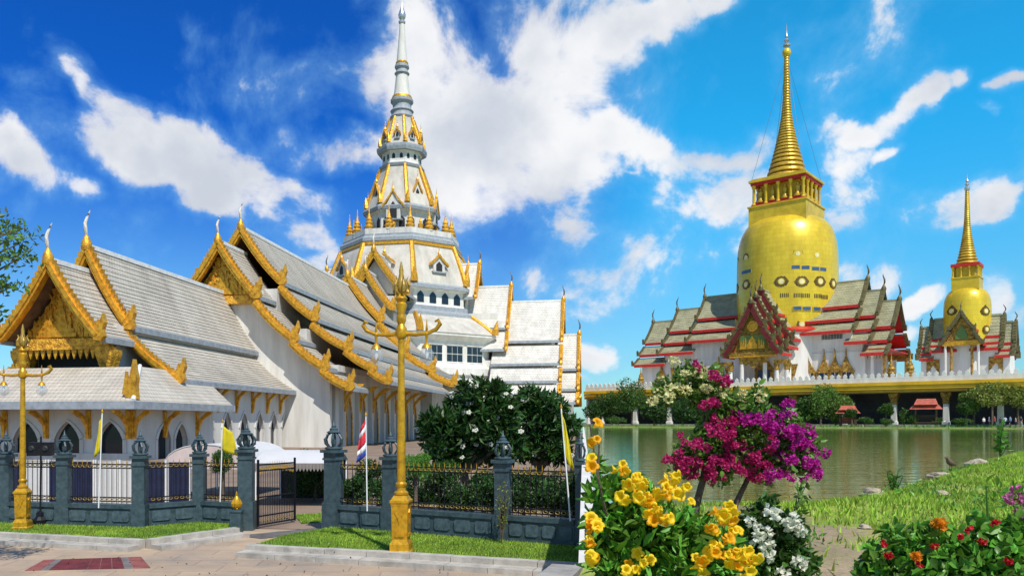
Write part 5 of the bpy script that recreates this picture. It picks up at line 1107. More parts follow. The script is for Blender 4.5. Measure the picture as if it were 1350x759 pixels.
mb = MB(); mb.prism(circ(0, pz + 4.9, 1.05, 16), ident, -18.4, -18.2); mb.build('carved_medallion', gold, pd)
mb = MB(); mb.tbox(ident, -2.5, 2.5, -18.45, -18.2, pz + .5, pz + 3.2); mb.build('green_panel', green_c, pd)
mb = MB(); mb.prism([(a, pz + .6 + z) for a, z in flame(1.0, 2.6)], ident, -18.6, -18.45); mb.build('carved_shrine', gold, pd)
for s in (-1, 1):
    for i in range(3): mb = MB(); mb.prism([(s * (1.3 + i * .42) + a, pz + .6 + z) for a, z in flame(.2, 2.2 - i * .3)], ident, -18.58, -18.45); mb.build('carved_flame', gold, pd)
for (z0, z1, hw) in ((pz - .6, pz, 4.6), (pz - 1.0, pz - .65, 4.4)):
    mb = MB(); mb.tbox(ident, -hw, hw, -18.6, -17.6, z0, z1); mb.build('beam', gold_dk if z1 == pz else gold, hl)
for s in (-1, 1): mb = MB(); mb.tbox(ident, s * 5.4 - 1.4, s * 5.4 + 1.4, -18.5, -17.6, pz - 2.4, pz - 1.7); mb.build('beam', gold_dk, hl)
for x, zt in ((-6.2, pz - 2.4), (-4.4, pz - 2.4), (-2.2, pz - 1), (2.2, pz - 1), (4.4, pz - 2.4), (6.2, pz - 2.4)):
    mb = MB(); mb.lathe([(.55, 0), (.55, .4), (.4, .5), (.36, zt - 1.2)], 12, (x, -18.0)); c = mb.build('portico_column', white_w, hl, 40); mb = MB(); mb.lathe([(.38, zt - 1.2), (.5, zt - 1.0), (.42, zt - .7), (.62, zt)], 12, (x, -18.0)); mb.build('capital', gold_dk, c, 40)
mb = MB(); mb.prism([(-2.0, pz - 1), (2.0, pz - 1), (2.0, pz - 2.1), (1.3, pz - 2.6), (.9, pz - 2.2), (0, pz - 3.2), (-.9, pz - 2.2), (-1.3, pz - 2.6), (-2.0, pz - 2.1)], ident, -18.1, -17.95); mb.build('carved_valance', gold_dk, hl)
mb = MB(); mb.tbox(ident, -4.6, 4.6, -12.2, -8.5, 0, pz + .5); mb.build('portico_wall', white_w, hl)
mb = MB(); mb.tbox(ident, -1.2, 1.2, -12.4, -12.1, 0, 3.6); d = mb.build('door', M('door_blue', (.04, .07, .14), .4), hl); mb = MB(); mb.prism([(-1.9, 3.6), (1.9, 3.6), (1.2, 4.6), (.4, 5.6), (0, 7.2), (-.4, 5.6), (-1.2, 4.6)], ident, -12.6, -12.2); mb.tbox(ident, -1.8, -1.25, -12.6, -12.2, 0, 3.6); mb.tbox(ident, 1.25, 1.8, -12.6, -12.2, 0, 3.6); mb.build('frame', gold_dk, d)
for s in (-1, 1):       # carved brackets under the portico eaves
    for y in (-17.8, -14.5): mb = MB(); mb.prism([(s * 5.9, pz - 5.5), (s * 6.2, pz - 5.5), (s * 7.0, pz - 2.4), (s * 5.9, pz - 2.4)], ident, y - .2, y + .2); mb.build('eave_bracket', gold_dk, hl)
# small gilded spires along the terrace ends
for (px, y) in ((845, -19), (1175, -19), (1200, -19)):
    x = px_on_y(px, y); p = Wr(x, y); t = thing('terrace_spire', {845: 'small gilded spire on the terrace beyond the lowest roof, above the shore trees', 1175: 'small gilded spire on the terrace against the open porch', 1200: 'small gilded spire standing alone between the two stupas'}[px], 'monument', (p.x, p.y, ZF), -PHI, group='gilded spires on the terrace'); mb = MB(); mb.lathe([(.9, 0), (.9, .8), (.7, .9), (.7, 1.6), (.85, 1.7), (.5, 2.0)], 8); mb.build('pedestal', gold_dk, t); mb = MB(); mb.lathe([(.55, 2.0), (.65, 2.4), (.4, 2.8), (.45, 3.1), (.25, 3.4), (.12, 4.0), (.02, 5.2)], 10); mb.build('spire', gold_dk, t, 40)
# ================================================================== SMALL STUPA with its chapel
D1 = 140; B0 = Vector(((1275 - CX) / F * D1, D1, 0)); s1 = D1 / F; k1 = 1 / 1.19
ss = thing('small_stupa', 'smaller golden bell stupa with ringed spire further along the terrace', 'stupa', (B0.x, B0.y, ZF), -PHI)
Z1 = lambda y: H + (YH - y) * s1 - ZF
R1 = lambda p: p * s1 * k1
mb = MB(); mb.lathe([(max(.01, R1(r)), Z1(y)) for r, y in smooth_prof([(30, 475), (31, 445), (32, 420), (31.5, 402), (29.5, 392), (25, 385), (18, 381.5), (8, 381), (.01, 380.8)])], 56); mb.build('bell', bell_m, ss, 60)
q = 2.05
mb = MB(); mb.box(-q, q, -q, q, Z1(384), Z1(368)); mb.box(-q - .1, q + .1, -q - .1, q + .1, Z1(368), Z1(366.5)); mb.build('square_base', bell_b, ss)
mb = MB(); mb.box(-1.4, 1.4, -1.4, 1.4, Z1(366.5), Z1(352)); mb.build('gallery_core', bell_b, ss); mb = MB(); mb.box(-q - .1, q + .1, -q - .1, q + .1, Z1(353), Z1(349)); mb.build('gallery_roof', red_t, ss)
for x in (-1.85, -.62, .62, 1.85):
    for y in (-1.85, 1.85): put('gallery_column', CM, ss, (x, y, Z1(366.5)), 0, (.5, .5, (Z1(353) - Z1(366.5)) / h)); 
for y in (-.62, .62):
    for x in (-1.85, 1.85): put('gallery_column', CM, ss, (x, y, Z1(366.5)), 0, (.5, .5, (Z1(353) - Z1(366.5)) / h))
pr1 = [(349, 16), (338, 12.5), (325, 9.5), (312, 7), (300, 5.2), (288, 4.2), (270, 3.4), (252, 2.8)]
y = 349.0
while y > 253:
    rr = float(np.interp(y, [p[0] for p in pr1][::-1], [p[1] for p in pr1][::-1])); y2 = max(252, y - max(2.6, rr * .3)); r2 = float(np.interp(y2, [p[0] for p in pr1][::-1], [p[1] for p in pr1][::-1])); mb = MB()
    mb.lathe([(R1(rr) * .84, Z1(y)), (R1(rr), Z1(y + (y2 - y) * .3)), (R1(r2), Z1(y + (y2 - y) * .75)), (R1(r2) * .82, Z1(y2)), (R1(r2) * .82, Z1(y2 - .3))], 20); mb.build('spire_ring', spire_m, ss, 50); y = y2
mb = MB(); mb.lathe([(R1(r), Z1(y)) for r, y in ((2.5, 252), (4, 250), (3.6, 247), (1, 245), (3.4, 243.5), (1, 241), (2.4, 239), (.8, 236), (.1, 227))], 12); mb.build('spire_finial', silver, ss, 40)
for (px, py, r, c_) in ((1255, 410, .75, 1), (1299, 410, .75, 1), (1257, 436, .7, 0), (1300, 434, .7, 0)):
    an, z = bell_hit(px, py, ZF, R1(31.8), B0); medallion(ss, an, z, R1(31.6), r, c_)
cl = thing('stupa_chapel', 'small white chapel with olive roofs and gold doorway around the smaller stupa', 'temple', (B0.x, B0.y, ZF), -PHI)
k2 = dict(kw); k2.update(bw=.45, hh=.7, chofa=1.5, crest=.12, th=.2)
zc = lambda py: Z1(py)
for sx in (1, -1):
    for (xe, zt) in ((5.3, Z1(418)), (6.9, Z1(428))):
        T = lambda a, b, z: (sx * (xe - b), a, z); gable_roof(cl, T, 0, 2.4 if xe > 6 else 4.4, [(0, zt, 1.7, zt - 3.6), (1.6, zt - 3.9, 2.8, zt - 4.8), (2.7, zt - 5.0, 3.7, zt - 5.8)], olive, **k2)
mb = MB(); mb.box(-4.9, 4.9, -3.2, 3.2, 0, Z1(460)); mb.build('wall', white_w, cl)
for s in (-1, 1): mb = MB(); mb.box(min(s * 4.9, s * 6.5), max(s * 4.9, s * 6.5), -3.1, 3.1, 0, Z1(470)); mb.build('wall', white_w, cl)
mb = MB(); mb.lathe([(3.9, 0), (3.9, Z1(462)), (3.8, Z1(455))], 32); mb.build('round_wall', white_w, cl, 40)
gable_roof(cl, ident, -5.6, -2.5, [(0, Z1(415), 1.9, Z1(437)), (1.8, Z1(439), 3.1, Z1(456))], olive_y, **k2)
mb = MB(); mb.prism([(-2.2, Z1(452)), (2.2, Z1(452)), (1.2, Z1(434)), (0, Z1(420)), (-1.2, Z1(434))], ident, -5.2, -5.0); p_ = mb.build('pediment', gold_dk, cl); mb = MB(); mb.prism([(a, Z1(450) + z) for a, z in flame(.9, 2.6)], ident, -5.35, -5.2); mb.build('green_panel', green_c, p_)
mb = MB(); mb.tbox(ident, -2.8, 2.8, -5.4, -4.8, Z1(458), Z1(452)); mb.build('beam', gold, cl)
for x in (-2.4, -1.5, 1.5, 2.4): mb = MB(); mb.lathe([(.22, 0), (.2, Z1(458))], 10, (x, -5.1)); mb.build('portico_column', white_w if abs(x) > 2 else gold_dk, cl)
mb = MB(); mb.tbox(ident, -1.3, 1.3, -3.3, -2.9, 0, Z1(462)); mb.build('doorway', dark_i, cl)
for x in (-4.6, 4.6):
    mb = MB(); mb.tbox(ident, x - .7, x + .7, -3.15, -2.9, .6, 3.6); w_ = mb.build('window', M('window_pale', (.4, .42, .4), .3), cl); mb = MB(); mb.prism([(x - 1, .3), (x - .55, .3), (x - .55, 2.6), (x, 3.4), (x + .55, 2.6), (x + .55, .3), (x + 1, .3), (x + 1, 4.4), (x - 1, 4.4)], ident, -3.3, -3.1); mb.build('frame', gold_dk, w_)
# ================================================================== FAR SHORE: trees, topiary, pavilions, people
def on_far(px, off):
    k = (px - CX) / F; Dd = (148 + 25 * .62) / (1 + .62 * k) + off; return Vector((k * Dd, Dd, GZ - .03)), Dd
def far_tree(px, ytop, half, off, mat, label, name='shore_tree', n=2600, ybot=None, leaf=.42, cat='tree', trunk=.16):
    p, Dd = on_far(px, off); s = Dd / F; top = H + (YH - ytop) * s - p.z; r = half * s
    bot = max(.3, H + (YH - (ybot or 558)) * s - p.z); rz = max(.4, (top - bot) / 2)
    tree(name, label, p, top, (r, r * .8, rz), n, leaf, mat, trunk=trunk, k=16, cz=bot + rz, cat=cat, group='planting along the far shore')
far_tree(783, 520, 17, 9, leaf_d, 'dark bushy tree at the end of the terrace beside the pond wall')
far_tree(806, 512, 20, 12, leaf_m, 'mid green tree before the terrace end')
far_tree(833, 500, 27, 8, leaf_m, 'broad green tree before the terrace, left of the cream blossoms')
far_tree(862, 512, 20, 11, leaf_d, 'dark tree partly behind the cream blossoms')
far_tree(900, 520, 22, 9, leaf_d, 'dark tree behind the cream bougainvillea')
far_tree(940, 525, 18, 9, leaf_m, 'green tree hidden behind the bougainvillea')
far_tree(1082, 502, 20, 7, leaf_l, 'loose light green tree beside the bougainvillea', n=1700)
far_tree(1102, 508, 26, 8, leaf_l, 'spreading light green tree before the gold cornice', n=2200)
far_tree(1062, 520, 18, 9, leaf_m, 'rounded green tree behind the magenta blossoms')
far_tree(1308, 505, 30, 6, leaf_y, 'broad yellow-green tree above the people', n=2800, ybot=538)
far_tree(1342, 500, 26, 8, leaf_y, 'yellow-green tree at the far end of the shore', n=2600, ybot=540)
far_tree(1284, 512, 20, 7, leaf_l, 'light green tree beside the ball topiary', n=2000, ybot=545)
for (px, yt, yb, hf, lab) in ((1168, 532, 548, 9.5, 'ball-clipped tree on the shore before the columned floor'), (1274, 527, 548, 11, 'ball-clipped tree on the shore beside the yellow-green trees'), (1123, 538, 550, 7, 'small ball-clipped shrub beside the shrine pavilion')):
    far_tree(px, yt, hf, 5, leaf_m, lab, 'ball_topiary', 3200, yb, .26, 'shrub', .12)
for (px, yt, hf, lab) in ((1168, 551, 10, 'low clipped hedge ring under a ball-clipped tree'), (1192, 538, 6, 'slim green shrub on the shore by the columns'), (1140, 549, 12, 'low shrub beside the shrine pavilion on the shore'), (1050, 543, 12, 'low leafy shrub on the shore behind the magenta blossoms'), (1202, 548, 9, 'low shrub left of the red-roofed pavilion'), (1268, 551, 13, 'low clipped hedge ring below the yellow-green tree'), (815, 548, 14, 'low shrub at the shore before the green trees'), (1235, 551, 8, 'low shrub right of the red-roofed pavilion')):
    far_tree(px, yt, hf, 3.5, leaf_b if 'low leafy' in lab else leaf_m, lab, 'shore_shrub', 1000, 561, .25, 'shrub', .06)
def pavilion(px, off, s, label, body):
    p, Dd = on_far(px, off); t = thing('shore_pavilion', label, 'pavilion', p, -PHI * .8)
    for x in (-1, 1):
        for y in (-.8, .8): mb = MB(); mb.box(x * s * 1.1 - .1, x * s * 1.1 + .1, y * s - .1, y * s + .1, 0, 2.2 * s); mb.build('post', wood, t)
    mb = MB(); mb.box(-1.2 * s, 1.2 * s, -.9 * s, .9 * s, .5 * s, .62 * s); mb.build('platform', wood, t)
    for (z, e, hh) in ((2.2, 1.75, .55), (2.75, 1.25, .75)):
        mb = MB(); v = [(-e, -1.3, z), (e, -1.3, z), (e, 1.3, z), (-e, 1.3, z), (-e * .8, 0, z + hh), (e * .8, 0, z + hh)]
        if hh < .7: v[4], v[5] = (-e * .75, -.5, z + hh), (e * .75, -.5, z + hh); v += [(e * .75, .5, z + hh), (-e * .75, .5, z + hh)]
        v = [(a * s, b * s, c * s) for a, b, c in v]
        if hh < .7: mb.add(v, [(0, 1, 2, 3), (0, 1, 5, 4), (1, 2, 6, 5), (2, 3, 7, 6), (3, 0, 4, 7), (4, 5, 6, 7)])
        else: mb.add(v, [(0, 1, 2, 3), (0, 1, 5, 4), (1, 2, 5), (2, 3, 4, 5), (3, 0, 4)])
        mb.build('roof', brickred, t)
    mb = MB(); mb.box(-1.0 * s, 1.0 * s, .6 * s, .8 * s, .62 * s, 1.5 * s); mb.build('railing', body, t)
pavilion(1221, 4, 1.25, 'small open pavilion with two-tier red roof on the far shore', wood)
pavilion(1118, 6, 1.0, 'small shrine pavilion with red roof beside the light green tree', brickred)
# people: one skinned body each
SHIRT = [(.7, .7, .72), (.05, .10, .3), (.6, .08, .08), (.08, .08, .1), (.55, .6, .75), (.12, .2, .4), (.65, .45, .4), (.05, .05, .06)]
def person(loc, rz, h, shirt, pant, stance, label):
    bm_v = [(0, 0, .95), (0, 0, 1.15), (0, 0, 1.38), (0, 0, 1.47), (0, .0, 1.58), (0, -.01, 1.69),
            (.09, 0, .90), (.10 + stance, .02, .5), (.10 + stance, .05, .07), (.10 + stance, -.10, .03),
            (-.09, 0, .90), (-.10, -.02 - stance, .5), (-.10, .05 - stance, .07), (-.10, -.10 - stance, .03),
            (.17, 0, 1.38), (.23, .02, 1.12), (.24, -.06 - stance, .88), (-.17, 0, 1.38), (-.23, .02, 1.12), (-.24, -.04, .88)]
    bm_e = [(0, 1), (1, 2), (2, 3), (3, 4), (4, 5), (0, 6), (6, 7), (7, 8), (8, 9), (0, 10), (10, 11), (11, 12), (12, 13), (2, 14), (14, 15), (15, 16), (2, 17), (17, 18), (18, 19)]
    rad = [.14, .13, .14, .06, .095, .07, .095, .07, .045, .04, .095, .07, .045, .04, .065, .045, .035, .065, .045, .035]
    me = bpy.data.meshes.new('person'); me.from_pydata([Vector(v) * h / 1.75 for v in bm_v], bm_e, []); o = bpy.data.objects.new('person_skeleton', me); COL.objects.link(o)
    md = o.modifiers.new('skin', 'SKIN')
    for i, r_ in enumerate(rad): me.skin_vertices[0].data[i].radius = (r_, r_ * .8); me.skin_vertices[0].data[i].use_root = i == 0
    o.modifiers.new('sub', 'SUBSURF').levels = 1
    dg = bpy.context.evaluated_depsgraph_get(); m2 = bpy.data.meshes.new_from_object(o.evaluated_get(dg)); bpy.data.objects.remove(o)
    sm_ = M('shirt_%d' % (hash(shirt) % 9999), shirt, .8, 0, .1, 4, 0); pm_ = M('trousers_%d' % (hash(pant) % 9999), pant, .8, 0, .1, 4, 0)
    m2.materials.clear()
    for m_ in (pm_, sm_, skin, hair): m2.materials.append(m_)
    k = h / 1.75
    for p in m2.polygons:
        c = p.center / k; p.material_index = 0 if c.z < .95 and abs(c.x) < .2 else 2 if (abs(c.x) > .19 and c.z < 1.18) else 1 if c.z < 1.44 else 3 if (c.z > 1.64 or (c.z > 1.52 and c.y > .02)) else 2; p.use_smooth = True
    b = bpy.data.objects.new('person', m2); COL.objects.link(b); b.location = loc; b.rotation_euler.z = rz; tag(b, label, 'person', 'people strolling on the far shore'); return b
labs = ['person in a white top and dark trousers standing under the yellow-green tree', 'person in a dark blue top walking on the far shore', 'person in a red top on the far shore', 'person in black standing beside the tree on the shore', 'person in a pale blue top walking near the pond', 'person in a blue top with dark trousers on the shore', 'person in a pink top on the far shore', 'person in a black top and pale trousers near the pond']
for i, (px, dx) in enumerate(zip((1297, 1304, 1311, 1319, 1325, 1332, 1339, 1346), (3, 3.6, 2.8, 3.4, 2.9, 3.7, 3.1, 2.7))):
    p, Dd = on_far(px, dx); p.z = GZ - .035; person(p, R(40 * i), 1.6 + .15 * (i % 3) / 2, SHIRT[i], (.03, .03, .05) if i != 7 else (.5, .45, .38), .05 * (i % 3), labs[i])
# ================================================================== FOREGROUND PLANTS
def leaf_mesh(nm, L_, w, mat):
    n = 5; V = [(0, 0, 0)]; 
    for i in range(1, n):
        t = i / n; ww = w * math.sin(math.pi * t ** .8) * .5; z = -.22 * L_ * t * t
        V += [(-ww, L_ * t, z + ww * .35), (0, L_ * t, z), (ww, L_ * t, z + ww * .35)]
    V.append((0, L_, -.22 * L_)); Fc = [(0, 2, 1), (0, 3, 2)]
    for i in range(n - 2):
        o = 1 + i * 3; Fc += [(o, o + 1, o + 4, o + 3), (o + 1, o + 2, o + 5, o + 4)]
    o = 1 + (n - 2) * 3; e = len(V) - 1; Fc += [(o, o + 1, e), (o + 1, o + 2, e)]
    me = bpy.data.meshes.new(nm); me.from_pydata(V, [], Fc); me.materials.append(mat); me.polygons.foreach_set('use_smooth', [True] * len(me.polygons)); me.update(); return me
def obj_leaf_mat(nm, col, col2):
    m = bpy.data.materials.new(nm); m.use_nodes = True; nt = m.node_tree; b = nt.nodes['Principled BSDF']; b.inputs['Roughness'].default_value = .38
    oi = nt.nodes.new('ShaderNodeObjectInfo'); cr = nt.nodes.new('ShaderNodeValToRGB'); nt.links.new(oi.outputs['Random'], cr.inputs[0]); cr.color_ramp.elements[0].color = (*col2, 1); cr.color_ramp.elements[1].color = (*col, 1); nt.links.new(cr.outputs[0], b.inputs['Base Color'])
    tr = nt.nodes.new('ShaderNodeBsdfTranslucent'); nt.links.new(cr.outputs[0], tr.inputs[0]); ms = nt.nodes.new('ShaderNodeMixShader'); ms.inputs[0].default_value = .3; nt.links.new(b.outputs[0], ms.inputs[1]); nt.links.new(tr.outputs[0], ms.inputs[2]); nt.links.new(ms.outputs[0], nt.nodes['Material Output'].inputs[0]); return m
lf1 = obj_leaf_mat('leaf_fresh', (.17, .37, .035), (.07, .20, .02)); lf2 = obj_leaf_mat('leaf_deep', (.08, .18, .03), (.03, .09, .015))
def trumpet(mat):
    V = []; n = 20; rings = [(.004, 0), (.006, .015), (.012, .032), (.017, .048), (.021, .058)]
    for (r, z) in rings: V += [(r * math.cos(2 * math.pi * k / n), r * math.sin(2 * math.pi * k / n), z) for k in range(n)]
    for (q, z0, z1) in ((.030, .066, .064), (.044, .072, .062), (.046, .066, .056)):
        for k in range(n):
            a = 2 * math.pi * k / n; lob = abs(math.cos(2.5 * a)) ** .6; r = .021 + (q - .021) * (.45 + .55 * lob); V.append((r * math.cos(a), r * math.sin(a), z1 + (z0 - z1) * (1 - lob)))
    m = len(rings) + 3; Fc = [(i * n + k, i * n + (k + 1) % n, (i + 1) * n + (k + 1) % n, (i + 1) * n + k) for i in range(m - 1) for k in range(n)]
    me = bpy.data.meshes.new('flower'); me.from_pydata(V, [], Fc); me.materials.append(mat); me.polygons.foreach_set('use_smooth', [True] * len(me.polygons)); me.update(); return me
TRY, TRO = trumpet(petal_y), trumpet(M('petal_yellow_deep', (.88, .5, .006), .42, 0, .2, 26, 0, kind='petal', col2=(.84, .33, .004)))
def aim(v): return Vector(v).to_track_quat('Z', 'Y').to_euler()
def leafy(root, org, blobs, nparts, nstuff, LM, stuffmat, size, scl=(.7, 1.3), asp=.4):
    pts = blob_points(blobs, nparts, .85); cen = np.mean([b[0] for b in blobs], axis=0)
    for p in pts:
        d = Vector(p) - Vector(cen); d += Vector((random.gauss(0, .25), random.gauss(0, .25) - .1, random.gauss(.1, .2))); d.normalize(); q = d.to_track_quat('Y', 'Z')
        put('leaf', random.choice(LM), root, p, rot=(q.to_matrix() @ Matrix.Rotation(random.gauss(0, .6), 3, 'Y')).to_euler(), scale=random.uniform(*scl))
    leaf_object('foliage', blob_points(blobs, nstuff, .35), size, stuffmat, root, asp, True)
def rel(px, py, D, org): return P(px, py, D) - org
# ---- yellow trumpet bush
org = Vector((.74, 2.95, bank_z(.74, 2.95))); yb = thing('yellow_trumpet_bush', 'bush with clusters of yellow trumpet flowers and fresh green leaves by the pond', 'flowering bush', org)
def lobes(D, org, L_, sy=1.0):
    out = []
    for (px, py, r, *dd) in L_:
        Dd = D + (dd[0] if dd else 0); p = P(px, py, Dd) - org; k = r / F * Dd; out.append((np.array(p), np.array([k, k * sy, k])))
    return out
ylob = lobes(2.9, org, [(795, 650, 18), (800, 690, 24), (815, 735, 34), (840, 665, 28), (850, 700, 34), (880, 735, 42), (905, 700, 26), (925, 740, 38), (960, 750, 30), (835, 770, 46), (950, 720, 22), (872, 690, 24), (820, 640, 14), (785, 615, 9), (785, 720, 12), (900, 790, 50), (800, 800, 25), (960, 800, 40)], 1.3)
LM1 = [leaf_mesh('leaf', .062, .024, lf1), leaf_mesh('leaf', .075, .026, lf1), leaf_mesh('leaf', .05, .022, lf1)]
leafy(yb, org, ylob, 300, 4200, LM1, leaf_b, .058)
mb = MB()
for (q, s_) in ylob: mb.tube([(random.uniform(-.06, .06), random.uniform(-.06, .06), -.03), Vector(q) * .5 + Vector((0, .03, .05)), Vector(q)], [.012, .008, .003], 5)
for (px, py) in ((778, 560), (790, 585), (785, 600)): mb.tube([rel(800, 680, 2.85, org), rel(788, 630, 2.8, org), rel(px, py, 2.8, org)], [.005, .004, .003], 5)
mb.build('stems', bark, yb)
yf = [(783, 556, 0), (790, 575, 0), (786, 590, 0), (828, 624, 3), (846, 632, 2), (818, 617, 1), (848, 655, 3), (880, 640, 4), (872, 662, 3), (892, 652, 3), (868, 684, 3), (856, 668, 2), (880, 684, 2), (958, 680, 4), (967, 694, 4), (958, 710, 3), (945, 690, 2), (772, 684, 3), (784, 700, 3), (774, 716, 3), (772, 738, 2), (792, 692, 1), (848, 737, 2), (832, 753, 2), (918, 731, 3), (922, 742, 2), (946, 722, 3), (976, 732, 4), (986, 728, 2), (966, 742, 2), (842, 742, 1), (978, 757, 2), (905, 655, 1), (838, 640, 2), (770, 615, 1), (890, 628, 2), (812, 648, 1)]
for (px, py, n) in yf:
    for k in range(n + 1):
        p = rel(max(779, px + random.gauss(0, 7)), py + random.gauss(0, 7), random.uniform(2.5, 2.68), org); d = Vector((random.gauss(0, .7), -1 + random.gauss(0, .35), random.gauss(-.05, .55)))
        q = Vector(p); q -= d.normalized() * .03; put('flower', random.choice((TRY, TRY, TRO)), yb, q, rot=aim(d), scale=random.uniform(.32, .58))
# ---- bougainvillea
def bract_cluster(mat, n, R_):
    V = []; Fc = []; rng = np.random.default_rng(n)
    for i in range(n):
        d = rng.normal(size=3); d /= np.linalg.norm(d); c = d * R_ * (.45 + .55 * rng.random()); ax = Vector(d + rng.normal(size=3) * .5).normalized(); s = ax.orthogonal().normalized(); t = ax.cross(s)
        for k in range(3):
            a = k * 2.094 + rng.random(); u = s * math.cos(a) + t * math.sin(a); w = s * -math.sin(a) + t * math.cos(a); L_ = .03 * (.8 + .4 * rng.random()); W_ = L_ * .58; b = Vector(c); o = len(V)
            V += [b, b + u * L_ * .45 + w * W_ + ax * L_ * .35, b + u * L_ * .9 + ax * L_ * .75, b + u * L_ * .45 - w * W_ + ax * L_ * .35, b + u * L_ * .5 + ax * L_ * .22]
            Fc += [(o, o + 4, o + 1), (o + 1, o + 4, o + 2), (o + 2, o + 4, o + 3), (o + 3, o + 4, o)]
    me = bpy.data.meshes.new('bract_cluster'); me.from_pydata([tuple(v) for v in V], [], Fc); me.materials.append(mat); me.update(); return me
DB = 6.0; bx_ = (945 - CX) / F * DB; org = Vector((bx_, DB, bank_z(bx_, DB)))
bg_ = thing('bougainvillea', 'bougainvillea with cream, crimson and magenta blossoms standing by the pond', 'flowering shrub', org)
mb = MB()
def limb(L_, r0, r1):
    pts = [rel(px, py, DB + d, org) for px, py, d in L_]; n = len(pts); mb.tube(pts, [r0 + (r1 - r0) * i / (n - 1) for i in range(n)], 7)
limb([(918, 712, 0), (917, 670, 0), (926, 635, 0), (932, 600, .02), (930, 560, .05), (926, 520, .05), (915, 495, 0)], .035, .008); limb([(960, 715, 0), (968, 668, 0), (985, 632, 0), (1005, 600, 0), (1035, 570, 0), (1050, 560, 0)], .028, .006)
limb([(985, 632, 0), (1040, 610, -.1), (1065, 605, -.1)], .015, .005); limb([(926, 635, 0), (905, 610, -.05), (898, 600, -.1)], .015, .005); limb([(930, 560, .05), (965, 540, 0), (1000, 520, 0)], .014, .004); limb([(926, 525, .05), (890, 520, 0), (872, 520, 0)], .012, .004); limb([(926, 520, .05), (950, 500, 0)], .012, .004); limb([(932, 600, 0), (970, 600, -.1), (995, 608, -.1)], .012, .004)
mb.build('trunk', bark, bg_, 60)
blob = lobes(DB, org, [(880, 515, 20), (910, 500, 24), (940, 505, 22), (925, 525, 22), (960, 530, 20), (945, 555, 20), (985, 545, 20), (1010, 555, 24), (1040, 565, 26), (1060, 590, 22), (1040, 600, 26), (1010, 600, 26), (975, 595, 28), (940, 590, 26), (910, 600, 24), (900, 615, 16), (950, 618, 22), (1000, 618, 22), (930, 572, 20), (975, 570, 24), (1060, 615, 16), (1000, 520, 14), (960, 575, 22)])
LM2 = [leaf_mesh('leaf', .052, .030, lf1), leaf_mesh('leaf', .045, .026, obj_leaf_mat('leaf_variegated', (.30, .34, .08), (.10, .17, .03)))]
leafy(bg_, org, blob, 300, 5200, LM2, leaf_l, .05, asp=.55)
CW = [bract_cluster(petal_c, 16, .055), bract_cluster(petal_c, 22, .065)]; CPK = [bract_cluster(petal_pk, 15, .05), bract_cluster(petal_pk, 21, .06)]; CMG = [bract_cluster(petal_mg, 16, .052), bract_cluster(petal_mg, 24, .065)]
fl_ = {0: [(870, 520), (880, 510), (893, 505), (864, 532), (905, 490), (928, 490), (900, 517), (936, 510), (952, 508), (925, 514), (998, 517), (915, 497), (884, 527), (940, 522), (895, 484), (958, 518), (872, 505), (985, 520)],
       1: [(948, 496), (956, 501), (919, 483), (924, 529), (930, 534), (944, 536), (936, 553), (946, 560), (934, 566), (960, 546), (897, 595), (911, 588), (930, 590), (902, 603), (893, 615), (920, 600), (941, 601), (960, 601), (951, 612), (975, 588), (985, 592), (1000, 603), (996, 616), (941, 626), (902, 622), (965, 585), (910, 625), (980, 605), (970, 610), (1008, 612), (885, 600), (918, 612), (1012, 592)],
       2: [(1003, 552), (1015, 545), (1026, 556), (1036, 549), (1041, 570), (1050, 560), (1060, 566), (1067, 577), (1050, 588), (1046, 610), (1061, 603), (1075, 611), (1072, 626), (1057, 627), (1030, 600), (1024, 544), (979, 548), (966, 546), (1070, 590), (1036, 536), (1014, 560), (1030, 578), (1056, 578), (1043, 596), (1020, 570), (1068, 612), (1062, 590), (990, 553), (1080, 598), (1036, 621)]}
for i in range(22):
    a_, r_ = random.uniform(0, 6.28), random.random() ** .5; px, py = 985 + 92 * r_ * math.cos(a_), 592 + 40 * r_ * math.sin(a_); fl_[1 if px < 1005 + random.gauss(0, 15) else 2].append((px, py))
for key, CL in ((0, CW), (1, CPK), (2, CMG)):
    for (px, py) in fl_[key]:
        for e in range(2 if key else 1): put('bract_cluster', random.choice(CL), bg_, rel(px + random.gauss(0, 4), py + random.gauss(0, 4), DB - .12 + random.gauss(0, .09), org), rot=(random.uniform(0, 6), random.uniform(0, 6), random.uniform(0, 6)), scale=random.uniform(.42, .75))
# ---- white blossom bush
DW = 4.1; x_ = (1015 - CX) / F * DW; org = Vector((x_, DW, bank_z(x_, DW))); wb = thing('white_flower_bush', 'dark leafy bush with white blossoms below the bougainvillea', 'flowering bush', org)
wl_ = lobes(DW, org, [(1000, 690, 26), (1020, 720, 34), (1040, 745, 34), (1000, 750, 36), (985, 710, 22), (1030, 690, 18), (1055, 740, 20), (1010, 668, 14), (1045, 700, 16)])
leafy(wb, org, wl_, 200, 2600, [leaf_mesh('leaf', .05, .028, lf2), leaf_mesh('leaf', .042, .024, lf2)], leaf_m, .045, asp=.5)
CWW = [bract_cluster(petal_w, 9, .04), bract_cluster(petal_w, 13, .05)]
for (px, py) in ((1000, 697), (1011, 702), (1016, 716), (1040, 690), (1050, 690), (990, 687), (1014, 732), (1054, 742), (1031, 757), (1046, 684), (1020, 676), (1004, 714), (1056, 700)): put('bract_cluster', random.choice(CWW), wb, rel(px, py, DW - .15, org), rot=(random.uniform(0, 6), random.uniform(0, 6), 0), scale=random.uniform(.5, .75))
mb = MB()
for (q, s_) in wl_: mb.tube([(0, 0, -.03), Vector(q) * .5, Vector(q)], [.012, .008, .003], 5)
mb.tube([(0, 0, 0), rel(1040, 690, DW, org), rel(1055, 655, DW, org), rel(1062, 640, DW, org)], [.008, .005, .004, .002], 5); mb.build('stems', bark, wb)
